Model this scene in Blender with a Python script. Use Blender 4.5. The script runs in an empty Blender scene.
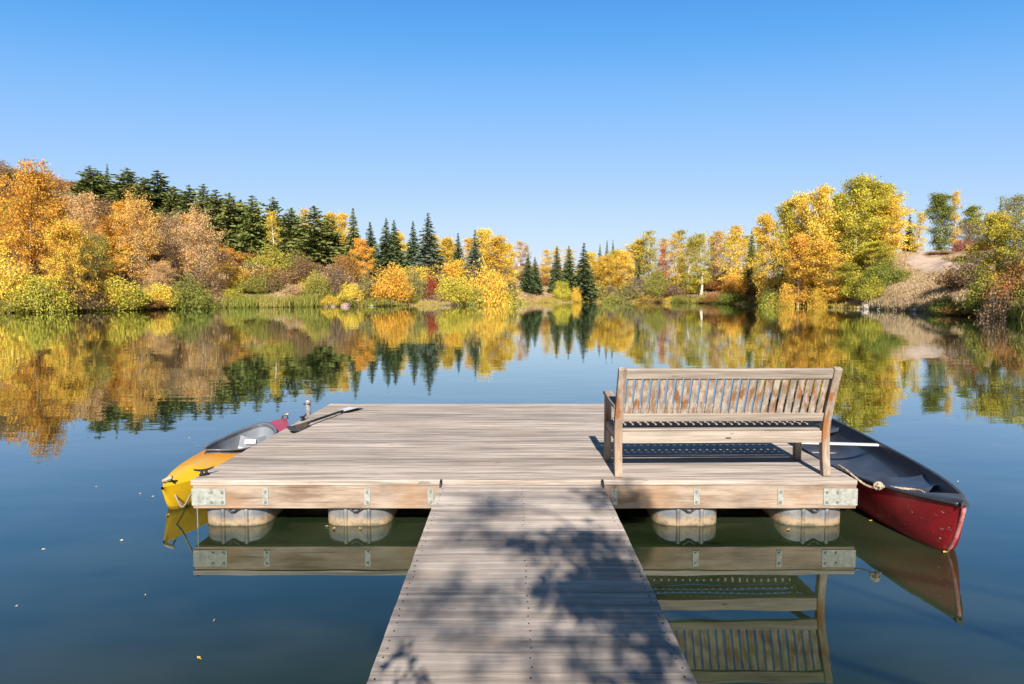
import bpy, bmesh, math, random
import numpy as np
from mathutils import Vector, Matrix, noise as mnoise

R = math.radians
sc = bpy.context.scene
COL = sc.collection
rng = random.Random(7)

# ------------------------------------------------------------------ camera
F = 610.0                       # focal length in pixels of a 1024 wide frame
PITCH = R(3.2)
ZC = 2.0                        # eye height above the water
Y0 = 292 + F * math.tan(PITCH)  # row of the optical axis
cam_d = bpy.data.cameras.new('camera')
cam = bpy.data.objects.new('camera', cam_d)
COL.objects.link(cam)
cam.location = (0, 0, ZC)
cam.rotation_euler = (R(90) - PITCH, 0, 0)
cam_d.sensor_width = 36
cam_d.lens = 36 * F / 1024
cam_d.shift_y = -(342 - Y0) / 1024
cam_d.clip_start = 0.05
cam_d.clip_end = 5000
sc.camera = cam

# ------------------------------------------------------------------ light
SUN_EL, SUN_SIDE = R(35.5), R(1.2)
LIGHT = Vector((-math.sin(SUN_SIDE) * math.cos(SUN_EL), math.cos(SUN_SIDE) * math.cos(SUN_EL), -math.sin(SUN_EL)))
world = bpy.data.worlds.new('World')
sc.world = world
world.use_nodes = True
wn, wl = world.node_tree.nodes, world.node_tree.links
wn.clear()
wo = wn.new('ShaderNodeOutputWorld')
bg = wn.new('ShaderNodeBackground')
sky = wn.new('ShaderNodeTexSky')
sky.sky_type = 'NISHITA'
sky.sun_disc = False
sky.sun_elevation = SUN_EL
sky.sun_rotation = R(180) - SUN_SIDE
sky.altitude = 2300
sky.air_density = 1.0
sky.dust_density = 0.35
sky.ozone_density = 2.0
# colour response of the air: the zenith deeper blue, the horizon never burnt out
K_IN = 0.13 * 2 ** 0.55 / 2.0
pre = wn.new('ShaderNodeVectorMath'); pre.operation = 'SCALE'; pre.inputs[3].default_value = K_IN
crv = wn.new('ShaderNodeRGBCurve')
SKY_R = [(0, 0), (.083, .026), (.14, .05), (.213, .100), (.321, .245), (.45, .37), (.62, .48), (.95, .62), (1.5, .72), (2.0, .78)]
SKY_G = [(0, 0), (.147, .062), (.24, .155), (.369, .366), (.55, .53), (.72, .61), (1.0, .71), (1.35, .79), (1.8, .84), (2.0, .87)]
SKY_B = [(0, 0), (.30, .115), (.47, .36), (.69, .87), (.98, .985), (1.5, .99), (2.0, .99)]
for ch, ptl in enumerate((SKY_R, SKY_G, SKY_B)):
    c_ = crv.mapping.curves[ch]
    for k_, (a_, b_) in enumerate(ptl):
        if k_ == 0: c_.points[0].location = (0, 0)
        elif k_ == len(ptl) - 1: c_.points[-1].location = (1, b_)
        else: c_.points.new(a_ / 2.0, b_)
crv.mapping.update()
post = wn.new('ShaderNodeVectorMath'); post.operation = 'SCALE'; post.inputs[3].default_value = 1 / (2 ** 1.15) / 0.12
wl.new(sky.outputs[0], pre.inputs[0]); wl.new(pre.outputs[0], crv.inputs['Color'])
wl.new(crv.outputs[0], post.inputs[0]); wl.new(post.outputs[0], bg.inputs[0])
bg.inputs[1].default_value = 0.12
wl.new(bg.outputs[0], wo.inputs[0])
sun_d = bpy.data.lights.new('sun', 'SUN')
sun_d.energy = 5.0
sun_d.angle = R(0.55)
sun_d.color = (1.0, 0.94, 0.86)
sun = bpy.data.objects.new('sun', sun_d)
sun.rotation_euler = LIGHT.to_track_quat('-Z', 'Y').to_euler()
COL.objects.link(sun)
sc.view_settings.view_transform = 'Standard'
sc.view_settings.look = 'None'
sc.view_settings.exposure = 1.15
sc.view_settings.gamma = 1
sc.view_settings.use_curve_mapping = False
sc.render.engine = 'CYCLES'
sc.cycles.use_denoising = True
sc.cycles.max_bounces = 8
sc.cycles.transparent_max_bounces = 8


# ------------------------------------------------------------------ placing helpers
def ray(px, py):
    u, v = (px - 512) / F, -(py - Y0) / F
    c, s = math.cos(PITCH), math.sin(PITCH)
    return Vector((u, c + v * s, -s + v * c))


def on_z(px, py, z):
    d = ray(px, py)
    return Vector((0, 0, ZC)) + d * ((z - ZC) / d.z)


def on_y(px, py, y):
    d = ray(px, py)
    return Vector((0, 0, ZC)) + d * (y / d.y)


def lerp(a, b, t):
    return a + (b - a) * t


# ------------------------------------------------------------------ object helpers
def tag(o, label=None, cat=None, group=None, kind=None):
    if label: o['label'] = label
    if cat: o['category'] = cat
    if group: o['group'] = group
    if kind: o['kind'] = kind
    return o


def empty(name, loc, rz=0.0):
    o = bpy.data.objects.new(name, None)
    o.empty_display_size = 0.2
    o.location = loc
    o.rotation_euler = (0, 0, rz)
    COL.objects.link(o)
    return o


class MB:
    """Collects simple shapes and links them as one mesh object."""
    def __init__(self):
        self.v, self.f, self.m = [], [], []

    def add(self, verts, faces, mi=0):
        o = len(self.v)
        self.v += [tuple(p) for p in verts]
        self.f += [tuple(i + o for i in f) for f in faces]
        self.m += [mi] * len(faces)
        return self

    def box(self, c, s, mi=0, rot=None):
        x, y, z = s[0] / 2, s[1] / 2, s[2] / 2
        p = [Vector(q) for q in ((-x, -y, -z), (x, -y, -z), (x, y, -z), (-x, y, -z), (-x, -y, z), (x, -y, z), (x, y, z), (-x, y, z))]
        if rot is not None: p = [rot @ q for q in p]
        p = [q + Vector(c) for q in p]
        return self.add(p, [(3, 2, 1, 0), (4, 5, 6, 7), (0, 1, 5, 4), (1, 2, 6, 5), (2, 3, 7, 6), (3, 0, 4, 7)], mi)

    def span(self, lo, hi, mi=0):
        return self.box([(a + b) / 2 for a, b in zip(lo, hi)], [b - a for a, b in zip(lo, hi)], mi)

    def bar(self, p0, p1, side, w, t, mi=0):
        """box from p0 to p1; w along side, t along the third direction"""
        p0, p1, side = Vector(p0), Vector(p1), Vector(side).normalized()
        d = (p1 - p0).normalized()
        n = d.cross(side).normalized()
        s, n = side * (w / 2), n * (t / 2)
        p = [p0 - s - n, p0 + s - n, p0 + s + n, p0 - s + n, p1 - s - n, p1 + s - n, p1 + s + n, p1 - s + n]
        return self.add(p, [(3, 2, 1, 0), (4, 5, 6, 7), (0, 1, 5, 4), (1, 2, 6, 5), (2, 3, 7, 6), (3, 0, 4, 7)], mi)

    def prism_x(self, pts, x0, x1, mi=0):
        """outline in (y, z), extruded in x"""
        n = len(pts)
        v = [(x0, a, b) for a, b in pts] + [(x1, a, b) for a, b in pts]
        f = [tuple(range(n)), tuple(range(2 * n - 1, n - 1, -1))]
        f += [(i, i + n, (i + 1) % n + n, (i + 1) % n) for i in range(n)]
        return self.add(v, f, mi)

    def ribbon_x(self, line, t, x0, x1, mi=0):
        """a centre line in (y, z) given thickness t and extruded in x, as quads"""
        L, Rr = [], []
        for i, (a, b) in enumerate(line):
            a0, b0 = line[max(0, i - 1)]
            a1, b1 = line[min(len(line) - 1, i + 1)]
            l = math.hypot(a1 - a0, b1 - b0)
            n = (-(b1 - b0) / l, (a1 - a0) / l)
            tt = t[i] if isinstance(t, (list, tuple)) else t
            L.append((a + n[0] * tt / 2, b + n[1] * tt / 2))
            Rr.append((a - n[0] * tt / 2, b - n[1] * tt / 2))
        v, f = [], []
        for (a, b), (c, d) in zip(L, Rr):
            v += [(x0, a, b), (x1, a, b), (x1, c, d), (x0, c, d)]
        for i in range(len(line) - 1):
            for k in range(4):
                f.append((4 * i + k, 4 * i + (k + 1) % 4, 4 * i + 4 + (k + 1) % 4, 4 * i + 4 + k))
        f += [(3, 2, 1, 0), tuple(4 * (len(line) - 1) + k for k in range(4))]
        return self.add(v, f, mi)

    def tube(self, pts, r, n=8, mi=0, closed=False):
        pts = [Vector(p) for p in pts]
        N = len(pts)
        rr = r if isinstance(r, (list, tuple)) else [r] * N
        up = None
        v, f = [], []
        for i, p in enumerate(pts):
            if closed: d = (pts[(i + 1) % N] - pts[i - 1]).normalized()
            else: d = (pts[min(N - 1, i + 1)] - pts[max(0, i - 1)]).normalized()
            if up is None:
                up = Vector((0, 0, 1)) if abs(d.z) < 0.9 else Vector((1, 0, 0))
            a = d.cross(up)
            if a.length < 1e-6: a = d.orthogonal()
            a.normalize()
            b = a.cross(d).normalized()
            up = b
            for k in range(n):
                t = 2 * math.pi * k / n
                v.append(p + (a * math.cos(t) + b * math.sin(t)) * rr[i])
        for i in range(N if closed else N - 1):
            j = (i + 1) % N
            for k in range(n):
                f.append((i * n + k, i * n + (k + 1) % n, j * n + (k + 1) % n, j * n + k))
        if not closed:
            f += [tuple(range(n - 1, -1, -1)), tuple(range((N - 1) * n, N * n))]
        return self.add(v, f, mi)

    def grid(self, rows, mi=0, keep=None):
        n = len(rows[0])
        v = [p for row in rows for p in row]
        f = []
        for i in range(len(rows) - 1):
            for k in range(n - 1):
                if keep is None or keep(rows[i][k], rows[i + 1][k + 1]):
                    f.append((i * n + k, i * n + k + 1, (i + 1) * n + k + 1, (i + 1) * n + k))
        return self.add(v, f, mi)

    def build(self, name, mats, parent=None, smooth=False, bevel=0.0, recalc=True, label=None):
        me = bpy.data.meshes.new(name)
        me.from_pydata(self.v, [], self.f)
        for m in (mats if isinstance(mats, (list, tuple)) else [mats]):
            me.materials.append(m)
        me.polygons.foreach_set('material_index', self.m)
        if recalc or bevel:
            bm = bmesh.new()
            bm.from_mesh(me)
            if recalc: bmesh.ops.recalc_face_normals(bm, faces=bm.faces)
            if bevel:
                bmesh.ops.bevel(bm, geom=list(bm.edges), offset=bevel, segments=1, affect='EDGES', clamp_overlap=True)
            bm.to_mesh(me)
            bm.free()
        if smooth:
            me.polygons.foreach_set('use_smooth', [True] * len(me.polygons))
        me.update()
        o = bpy.data.objects.new(name, me)
        COL.objects.link(o)
        if parent: o.parent = parent
        if label: o['label'] = label
        return o


# ------------------------------------------------------------------ material helpers
ALB = 0.67      # all pigments, so that sunlit surfaces sit right at this exposure


class NT:
    def __init__(self, name):
        self.mat = bpy.data.materials.new(name)
        self.mat.use_nodes = True
        self.t = self.mat.node_tree
        self.t.nodes.clear()
        self.out = self.n('ShaderNodeOutputMaterial')

    def n(self, kind, **kw):
        o = self.t.nodes.new(kind)
        for k, v in kw.items(): setattr(o, k, v)
        return o

    def l(self, a, b): self.t.links.new(a, b)

    def setv(self, sock, v):
        if hasattr(v, 'is_output'): self.l(v, sock)
        else: sock.default_value = v

    def math(self, op, a, b=0.0, clamp=False):
        m = self.n('ShaderNodeMath', operation=op, use_clamp=clamp)
        self.setv(m.inputs[0], a); self.setv(m.inputs[1], b)
        return m.outputs[0]

    def vmath(self, op, a, b):
        m = self.n('ShaderNodeVectorMath', operation=op)
        self.setv(m.inputs[0], a); self.setv(m.inputs[1], b)
        return m.outputs[0]

    def mix(self, f, a, b, blend='MIX'):
        m = self.n('ShaderNodeMix', data_type='RGBA', blend_type=blend)
        self.setv(m.inputs[0], f)
        for s, v in ((m.inputs[6], a), (m.inputs[7], b)):
            if isinstance(v, tuple) and len(v) == 3: v = v + (1,)
            self.setv(s, v)
        return m.outputs[2]

    def ramp(self, f, lo, hi):
        m = self.n('ShaderNodeMapRange', interpolation_type='SMOOTHSTEP')
        self.setv(m.inputs[0], f)
        m.inputs[1].default_value, m.inputs[2].default_value = lo, hi
        return m.outputs[0]

    def noise(self, vec, scale, detail=4, rough=0.55):
        m = self.n('ShaderNodeTexNoise')
        self.l(vec, m.inputs['Vector'])
        m.inputs['Scale'].default_value = scale
        m.inputs['Detail'].default_value = detail
        m.inputs['Roughness'].default_value = rough
        return m.outputs[0]

    def obj(self): return self.n('ShaderNodeTexCoord').outputs['Object']

    def scaled(self, vec, s): return self.vmath('MULTIPLY', vec, s)

    def bump(self, h, dist, strength=1.0):
        b = self.n('ShaderNodeBump')
        self.l(h, b.inputs['Height'])
        b.inputs['Distance'].default_value = dist
        b.inputs['Strength'].default_value = strength
        return b.outputs[0]

    def principled(self, color, rough=0.6, metal=0.0, normal=None, spec=0.5):
        p = self.n('ShaderNodeBsdfPrincipled')
        if isinstance(color, tuple) and len(color) == 3: color = color + (1,)
        if isinstance(color, tuple): color = tuple(c_ * ALB for c_ in color[:3]) + (1,)
        else: color = self.mix(1.0, color, (ALB, ALB, ALB), 'MULTIPLY')
        self.setv(p.inputs['Base Color'], color)
        self.setv(p.inputs['Roughness'], rough)
        self.setv(p.inputs['Metallic'], metal)
        p.inputs['Specular IOR Level'].default_value = spec
        if normal is not None: self.l(normal, p.inputs['Normal'])
        self.l(p.outputs[0], self.out.inputs[0])
        return p


def wood(name, axis, light, dark, warm, warm_amt=0.3, grey=(0.2, 0.18, 0.165), grain=1.0, stain=None, vary=0.32, mottle=0):
    """weathered timber with grain along one axis; every board (mesh island) differs"""
    t = NT(name)
    isl = t.n('ShaderNodeNewGeometry').outputs['Random Per Island']
    off = t.n('ShaderNodeCombineXYZ')
    for k, q in enumerate((37.0, 91.0, 53.0)): t.l(t.math('MULTIPLY', isl, q), off.inputs[k])
    co = t.vmath('ADD', t.obj(), off.outputs[0])
    s = {'x': (1.1, 26, 26), 'y': (26, 1.1, 26), 'z': (26, 26, 1.6)}[axis]
    if mottle: s = {'x': (3.2, 15, 15), 'y': (15, 3.2, 15), 'z': (15, 15, 3.2)}[axis]
    s = tuple(a * grain for a in s)
    g1 = t.noise(t.scaled(co, s), 1.0, 6, 0.62)
    s2 = {'x': (3.5, 140, 140), 'y': (140, 3.5, 140), 'z': (140, 140, 4)}[axis]
    g2 = t.noise(t.scaled(co, s2), 1.0, 3, 0.6)
    big = t.noise(co, 1.7, 4, 0.6)
    base = t.mix(t.ramp(g1, 0.34, 0.66), dark, light)
    base = t.mix(t.math('MULTIPLY', t.ramp(big, 0.48, 0.7), warm_amt), base, warm)
    base = t.mix(t.math('MULTIPLY', t.ramp(t.noise(t.scaled(co, (2.2, 5, 5)), 1.0, 4), 0.52, 0.72), 0.45), base, grey)
    crack = t.noise(t.scaled(co, tuple(a * .42 for a in s2)), 1.0, 2, 0.5)
    base = t.mix(t.math('MULTIPLY', t.ramp(crack, 0.64, 0.72), 0.55), base, tuple(c_ * .35 for c_ in dark))
    knot = t.noise(t.scaled(co, {'x': (5, 16, 16), 'y': (16, 5, 16), 'z': (16, 16, 5)}[axis]), 1.0, 2, 0.5)
    base = t.mix(t.math('MULTIPLY', t.ramp(knot, 0.70, 0.76), 0.6), base, tuple(c_ * .5 for c_ in dark))
    fine = t.math('ADD', t.math('MULTIPLY', g2, 0.7), 0.64)
    hsv = t.n('ShaderNodeHueSaturation')
    t.l(base, hsv.inputs['Color'])
    val = t.math('MULTIPLY', fine, t.math('ADD', t.math('MULTIPLY', isl, vary), 1.0 - vary / 2))
    t.l(val, hsv.inputs['Value'])
    colr = hsv.outputs[0]
    if stain:
        scol, lo, hi = stain
        m = t.noise(t.scaled(co, (17, 17, 4.2)), 1.0, 4, 0.6)
        sep = t.n('ShaderNodeSeparateXYZ')
        t.l(t.obj(), sep.inputs[0])
        zone = t.math('MULTIPLY', t.ramp(sep.outputs[2], lo - 0.1, lo + 0.06), t.math('SUBTRACT', 1.0, t.ramp(sep.outputs[2], hi - 0.05, hi + 0.12)))
        colr = t.mix(t.math('MULTIPLY', t.math('MULTIPLY', t.ramp(m, 0.46, 0.62), zone), 0.92), colr, scol)
    h = t.math('ADD', t.math('MULTIPLY', g1, 0.7), t.math('MULTIPLY', g2, 0.3))
    t.principled(colr, 0.82, 0, t.bump(h, 0.004, 0.7), 0.25)
    return t.mat


def plain(name, color, rough=0.5, metal=0.0, vary=0.15, scale=8.0, bump=0.0, spec=0.5, second=None):
    t = NT(name)
    co = t.obj()
    nz = t.noise(co, scale, 5, 0.6)
    c2 = second if second else tuple(min(1, c * (1 - 2 * vary)) for c in color)
    c = t.mix(t.ramp(nz, 0.35, 0.7), color, c2)
    t.principled(c, rough, metal, t.bump(nz, bump) if bump else None, spec)
    return t.mat


def leaf_mat(name, trans=0.3, green=(0.24, 0.25, 0.03)):
    """foliage coloured by the object's own colour; the colour's alpha says how much green is left"""
    t = NT(name)
    oi = t.n('ShaderNodeObjectInfo')
    isl = t.n('ShaderNodeNewGeometry').outputs['Random Per Island']
    off = t.n('ShaderNodeCombineXYZ')
    t.l(t.math('MULTIPLY', oi.outputs['Random'], 80.0), off.inputs[0])
    co = t.vmath('ADD', t.obj(), off.outputs[0])
    cl = t.noise(co, 0.55, 3, 0.55)
    gm = t.math('MULTIPLY', t.ramp(t.math('ADD', cl, t.math('MULTIPLY', t.math('SUBTRACT', isl, 0.5), 0.28)), 0.42, 0.62), oi.outputs['Alpha'])
    c = t.mix(gm, oi.outputs['Color'], green)
    hsv = t.n('ShaderNodeHueSaturation')
    t.l(c, hsv.inputs['Color'])
    r2 = t.n('ShaderNodeTexWhiteNoise', noise_dimensions='1D')
    t.l(isl, r2.inputs['W'])
    t.l(t.math('ADD', t.math('MULTIPLY', r2.outputs[0], 0.05), 0.475), hsv.inputs['Hue'])
    cl2 = t.noise(co, 0.9, 2, 0.5)
    t.l(t.math('MULTIPLY', t.math('ADD', t.math('MULTIPLY', isl, 0.6), t.math('ADD', t.math('MULTIPLY', cl2, 0.5), 0.45)), ALB * 1.24), hsv.inputs['Value'])
    t.setv(hsv.inputs['Saturation'], 0.97)
    d = t.n('ShaderNodeBsdfDiffuse')
    tr = t.n('ShaderNodeBsdfTranslucent')
    t.l(hsv.outputs[0], d.inputs[0]); t.l(hsv.outputs[0], tr.inputs[0])
    mx = t.n('ShaderNodeMixShader')
    mx.inputs[0].default_value = trans
    t.l(d.outputs[0], mx.inputs[1]); t.l(tr.outputs[0], mx.inputs[2])
    t.l(mx.outputs[0], t.out.inputs[0])
    return t.mat


M = {}
M['deck'] = wood('weathered_deck_boards', 'x', (0.57, 0.48, 0.405), (0.25, 0.20, 0.16), (0.43, 0.32, 0.235), 0.3, (0.27, 0.235, 0.205), vary=.44)
M['walk'] = wood('worn_walkway_planks', 'x', (0.59, 0.50, 0.42), (0.32, 0.265, 0.22), (0.42, 0.325, 0.25), 0.4, (0.30, 0.26, 0.225), grain=.8, vary=.46)
M['fascia'] = wood('sunworn_fascia_timber', 'x', (0.38, 0.29, 0.215), (0.20, 0.135, 0.09), (0.33, 0.185, 0.095), 0.6, (0.26, 0.22, 0.185), grain=0.7, mottle=1)
M['bench_x'] = wood('weathered_teak_rails', 'x', (0.43, 0.36, 0.29), (0.24, 0.19, 0.15), (0.36, 0.27, 0.19), 0.3, (0.24, 0.21, 0.18))
M['bench_z'] = wood('weathered_teak_slats', 'z', (0.44, 0.36, 0.285), (0.22, 0.175, 0.14), (0.36, 0.27, 0.19), 0.3, (0.21, 0.185, 0.16), stain=((0.27, 0.10, 0.022), 0.58, 0.78), vary=0.6)
M['bench_post'] = wood('weathered_teak_posts', 'z', (0.42, 0.335, 0.26), (0.24, 0.18, 0.13), (0.36, 0.20, 0.09), 0.4, (0.22, 0.19, 0.16), stain=((0.32, 0.12, 0.03), 0.28, 0.74))
M['bench_y'] = wood('weathered_teak_arms', 'y', (0.40, 0.33, 0.27), (0.22, 0.17, 0.14), (0.34, 0.25, 0.17), 0.3, (0.22, 0.19, 0.17))
M['galv'] = plain('galvanised_steel', (0.44, 0.44, 0.38), 0.6, 0.25, 0.2, 22, 0.0006)
M['bolt'] = plain('dull_bolt_steel', (0.38, 0.36, 0.32), 0.5, 0.6, 0.2, 60)
M['iron'] = plain('black_iron', (0.022, 0.021, 0.024), 0.5, 0.3, 0.2, 40)
M['screw'] = plain('dark_screw_heads', (0.05, 0.045, 0.045), 0.5, 0.4, 0.2, 60)
M['pipe'] = plain('grey_steel_pipe', (0.45, 0.45, 0.45), 0.5, 0.4, 0.25, 14)
M['black'] = plain('black_plastic_trim', (0.035, 0.038, 0.045), 0.38, 0, 0.3, 12, second=(0.05, 0.05, 0.055))
M['inner'] = plain('slate_blue_hull_lining', (0.042, 0.047, 0.064), 0.38, 0, 0.2, 3, 0.001, second=(0.075, 0.084, 0.11))
M['seatp'] = plain('dark_blue_seat_plastic', (0.05, 0.062, 0.095), 0.32, 0, 0.2, 5)
t = NT('scuffed_red_hull_wear')
co = t.obj(); sep = t.n('ShaderNodeSeparateXYZ'); t.l(co, sep.inputs[0])
nz = t.noise(co, 5, 5, .6)
c = t.mix(t.ramp(nz, .35, .7), (0.30, 0.012, 0.016), (0.19, 0.008, 0.012))
scr = t.noise(t.scaled(co, (40, 3.5, 46)), 1.0, 3, .6)
c = t.mix(t.math('MULTIPLY', t.ramp(scr, .66, .72), .5), c, (0.48, 0.26, 0.25))
chip = t.noise(co, 38, 2, .5)
c = t.mix(t.math('MULTIPLY', t.ramp(chip, .70, .74), .7), c, (0.6, 0.45, 0.42))
wl_ = t.math('ADD', sep.outputs[2], t.math('MULTIPLY', t.math('SUBTRACT', nz, .5), .05))
c = t.mix(t.math('MULTIPLY', t.math('SUBTRACT', 1.0, t.ramp(wl_, .01, .05)), .65), c, (0.06, 0.035, 0.02))
t.principled(c, t.math('ADD', t.math('MULTIPLY', nz, .35), .2), 0, t.bump(scr, .0015))
M['red'] = t.mat
M['pink'] = plain('worn_pink_stem', (0.42, 0.075, 0.075), 0.55, 0, 0.2, 25, second=(0.55, 0.24, 0.22))
M['white'] = plain('pale_aluminium', (0.72, 0.70, 0.66), 0.45, 0.0, 0.06, 10)
M['rope'] = plain('hemp_rope', (0.62, 0.48, 0.33), 0.9, 0, 0.25, 90, 0.004)
M['greyrope'] = plain('grey_cord', (0.40, 0.34, 0.28), 0.9, 0, 0.25, 90, 0.003)
M['pblade'] = plain('white_paddle_blade', (0.75, 0.75, 0.75), 0.35, 0, 0.04, 10)
M['pdark'] = plain('shaded_paddle_blade', (0.10, 0.075, 0.05), 0.45, 0, 0.3, 10)  # near blade's side turned from the sun, shade put into the brown
M['coam'] = plain('dark_cockpit_plastic', (0.12, 0.13, 0.15), 0.35, 0, 0.2, 6, second=(0.18, 0.19, 0.21))
M['well'] = plain('grey_cockpit_lining', (0.22, 0.24, 0.27), 0.4, 0, 0.15, 4, second=(0.30, 0.32, 0.35))
M['pad'] = plain('pale_seat_patch', (0.70, 0.72, 0.74), 0.6, 0, 0.05, 10)
M['leafy'] = leaf_mat('autumn_leaves')
M['needle'] = leaf_mat('conifer_needles', 0.12, (0.05, 0.07, 0.025))
M['twig'] = plain('grey_brown_twigs', (0.23, 0.17, 0.12), 0.9, 0, 0.25, 3)
M['bark'] = plain('dark_conifer_bark', (0.16, 0.105, 0.075), 0.95, 0, 0.3, 2.5)
M['pale_bark'] = plain('pale_grey_bark', (0.36, 0.30, 0.24), 0.9, 0, 0.3, 2)
M['rock'] = plain('pale_granite', (0.46, 0.38, 0.30), 0.9, 0, 0.2, 3, 0.03)
M['pinkrock'] = plain('pink_sandstone', (0.40, 0.25, 0.20), 0.9, 0, 0.2, 3, 0.03)

# white aspen bark with dark scars
t = NT('white_aspen_bark')
co = t.obj()
nz = t.noise(t.scaled(co, (2.5, 2.5, 1.2)), 1.6, 4, 0.65)
t.principled(t.mix(t.ramp(nz, 0.52, 0.66), (0.66, 0.58, 0.46), (0.16, 0.12, 0.09)), 0.9)
M['aspen_bark'] = t.mat

# plastic float: blue grey drum, tan silt line near the water
t = NT('silt_stained_float_plastic')
sep = t.n('ShaderNodeSeparateXYZ'); t.l(t.obj(), sep.inputs[0])
nz = t.noise(t.obj(), 9, 5, 0.6)
m1 = t.math('ADD', sep.outputs[2], t.math('MULTIPLY', t.math('SUBTRACT', nz, 0.5), 0.07))
c = t.mix(t.ramp(m1, 0.045, 0.10), (0.36, 0.255, 0.15), (0.18, 0.185, 0.185))
c = t.mix(t.math('MULTIPLY', t.ramp(t.noise(t.scaled(t.obj(), (7, 7, 3)), 1.0, 5), 0.44, 0.6), t.ramp(m1, 0.03, 0.12)), c, (0.10, 0.11, 0.125))
c = t.mix(t.math('MULTIPLY', t.ramp(t.noise(t.obj(), 26, 5, .7), .48, .66), .7), c, (0.15, 0.115, 0.075))
c = t.mix(t.math('MULTIPLY', t.math('SUBTRACT', 1.0, t.ramp(m1, -.005, .025)), .85), c, (0.06, 0.055, 0.025))
t.principled(c, 0.6, 0, t.bump(nz, 0.003))
M['float'] = t.mat

# yellow plastic that runs through orange to red along the boat
t = NT('yellow_to_red_kayak_plastic')
sep = t.n('ShaderNodeSeparateXYZ'); t.l(t.obj(), sep.inputs[0])
nz = t.noise(t.obj(), 4, 4, 0.5)
yy = t.math('ADD', sep.outputs[1], t.math('MULTIPLY', t.math('SUBTRACT', nz, 0.5), 0.25))
c = t.mix(t.ramp(yy, 0.3, 1.25), (0.80, 0.47, 0.012), (0.75, 0.26, 0.02))
c = t.mix(t.ramp(yy, 1.6, 2.3), c, (0.55, 0.03, 0.05))
scr = t.noise(t.scaled(t.obj(), (30, 4, 40)), 1.0, 3, .6)
c = t.mix(t.math('MULTIPLY', t.ramp(scr, .64, .72), .4), c, (0.45, 0.30, 0.12))
wl_ = t.math('ADD', sep.outputs[2], t.math('MULTIPLY', t.math('SUBTRACT', nz, .5), .06))
c = t.mix(t.math('MULTIPLY', t.math('SUBTRACT', 1.0, t.ramp(wl_, .01, .06)), .6), c, (0.16, 0.09, 0.02))
t.principled(c, t.math('ADD', t.math('MULTIPLY', nz, .3), .2), 0, t.bump(nz, 0.002))
M['kayak'] = t.mat

# water
t = NT('still_lake_water')
co = t.n('ShaderNodeNewGeometry').outputs['Position']
w1 = t.noise(t.scaled(co, (0.9, 2.6, 1)), 1.0, 2, 0.5)
w2 = t.noise(t.scaled(co, (0.25, 0.7, 1)), 1.0, 2, 0.5)
w3 = t.noise(t.scaled(co, (3.5, 9.0, 1)), 1.0, 2, 0.5)
patch = t.ramp(t.noise(t.scaled(co, (0.012, 0.10, 1)), 1.0, 2, 0.5), 0.60, 0.72)
h = t.math('ADD', t.math('MULTIPLY', w1, 0.0019), t.math('MULTIPLY', w2, 0.0034))
h = t.math('ADD', h, t.math('MULTIPLY', t.math('MULTIPLY', w3, 0.010), patch))
silt = t.noise(t.scaled(co, (0.5, 0.8, 1)), 1.0, 3, 0.5)
body = t.mix(t.ramp(silt, 0.4, 0.7), (0.008, 0.015, 0.005), (0.023, 0.030, 0.015))
bn = t.bump(h, 1.0)
fr = t.n('ShaderNodeFresnel'); fr.inputs['IOR'].default_value = 1.333; t.l(bn, fr.inputs['Normal'])
inv = t.math('SUBTRACT', 1.0, fr.outputs[0])
fac = t.math('SUBTRACT', 1.0, t.math('MULTIPLY', inv, inv))
gl = t.n('ShaderNodeBsdfGlossy'); gl.inputs['Color'].default_value = (0.92, 0.985, 1.0, 1); gl.inputs['Roughness'].default_value = 0.015; t.l(bn, gl.inputs['Normal'])
df = t.n('ShaderNodeBsdfDiffuse'); t.l(body, df.inputs['Color'])
mx = t.n('ShaderNodeMixShader'); t.l(fac, mx.inputs[0]); t.l(df.outputs[0], mx.inputs[1]); t.l(gl.outputs[0], mx.inputs[2])
t.l(mx.outputs[0], t.out.inputs[0])
M['water'] = t.mat

# ground: dry grass, leaf litter and soil
t = NT('dry_autumn_ground')
co = t.obj()
a = t.noise(co, 0.12, 5, 0.6)
b = t.noise(co, 1.4, 5, 0.7)
c = t.mix(t.ramp(a, 0.35, 0.6), (0.62, 0.44, 0.25), (0.42, 0.26, 0.13))
c = t.mix(t.ramp(t.noise(co, 0.22, 4, 0.6), 0.52, 0.68), c, (0.19, 0.17, 0.06))
c = t.mix(t.ramp(b, 0.4, 0.75), c, (0.16, 0.11, 0.06))
t.principled(c, 0.95, 0, t.bump(b, 0.25), 0.1)
M['ground'] = t.mat
t = NT('pink_dirt_path')
b = t.noise(t.obj(), 1.8, 6, 0.7)
t.principled(t.mix(t.ramp(t.noise(t.obj(), .5, 4, .6), .5, .7), t.mix(t.ramp(b, 0.35, 0.7), (0.64, 0.48, 0.37), (0.46, 0.33, 0.24)), (0.44, 0.32, 0.20)), 0.95, 0, t.bump(b, 0.1), 0.1)
M['path'] = t.mat

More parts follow.
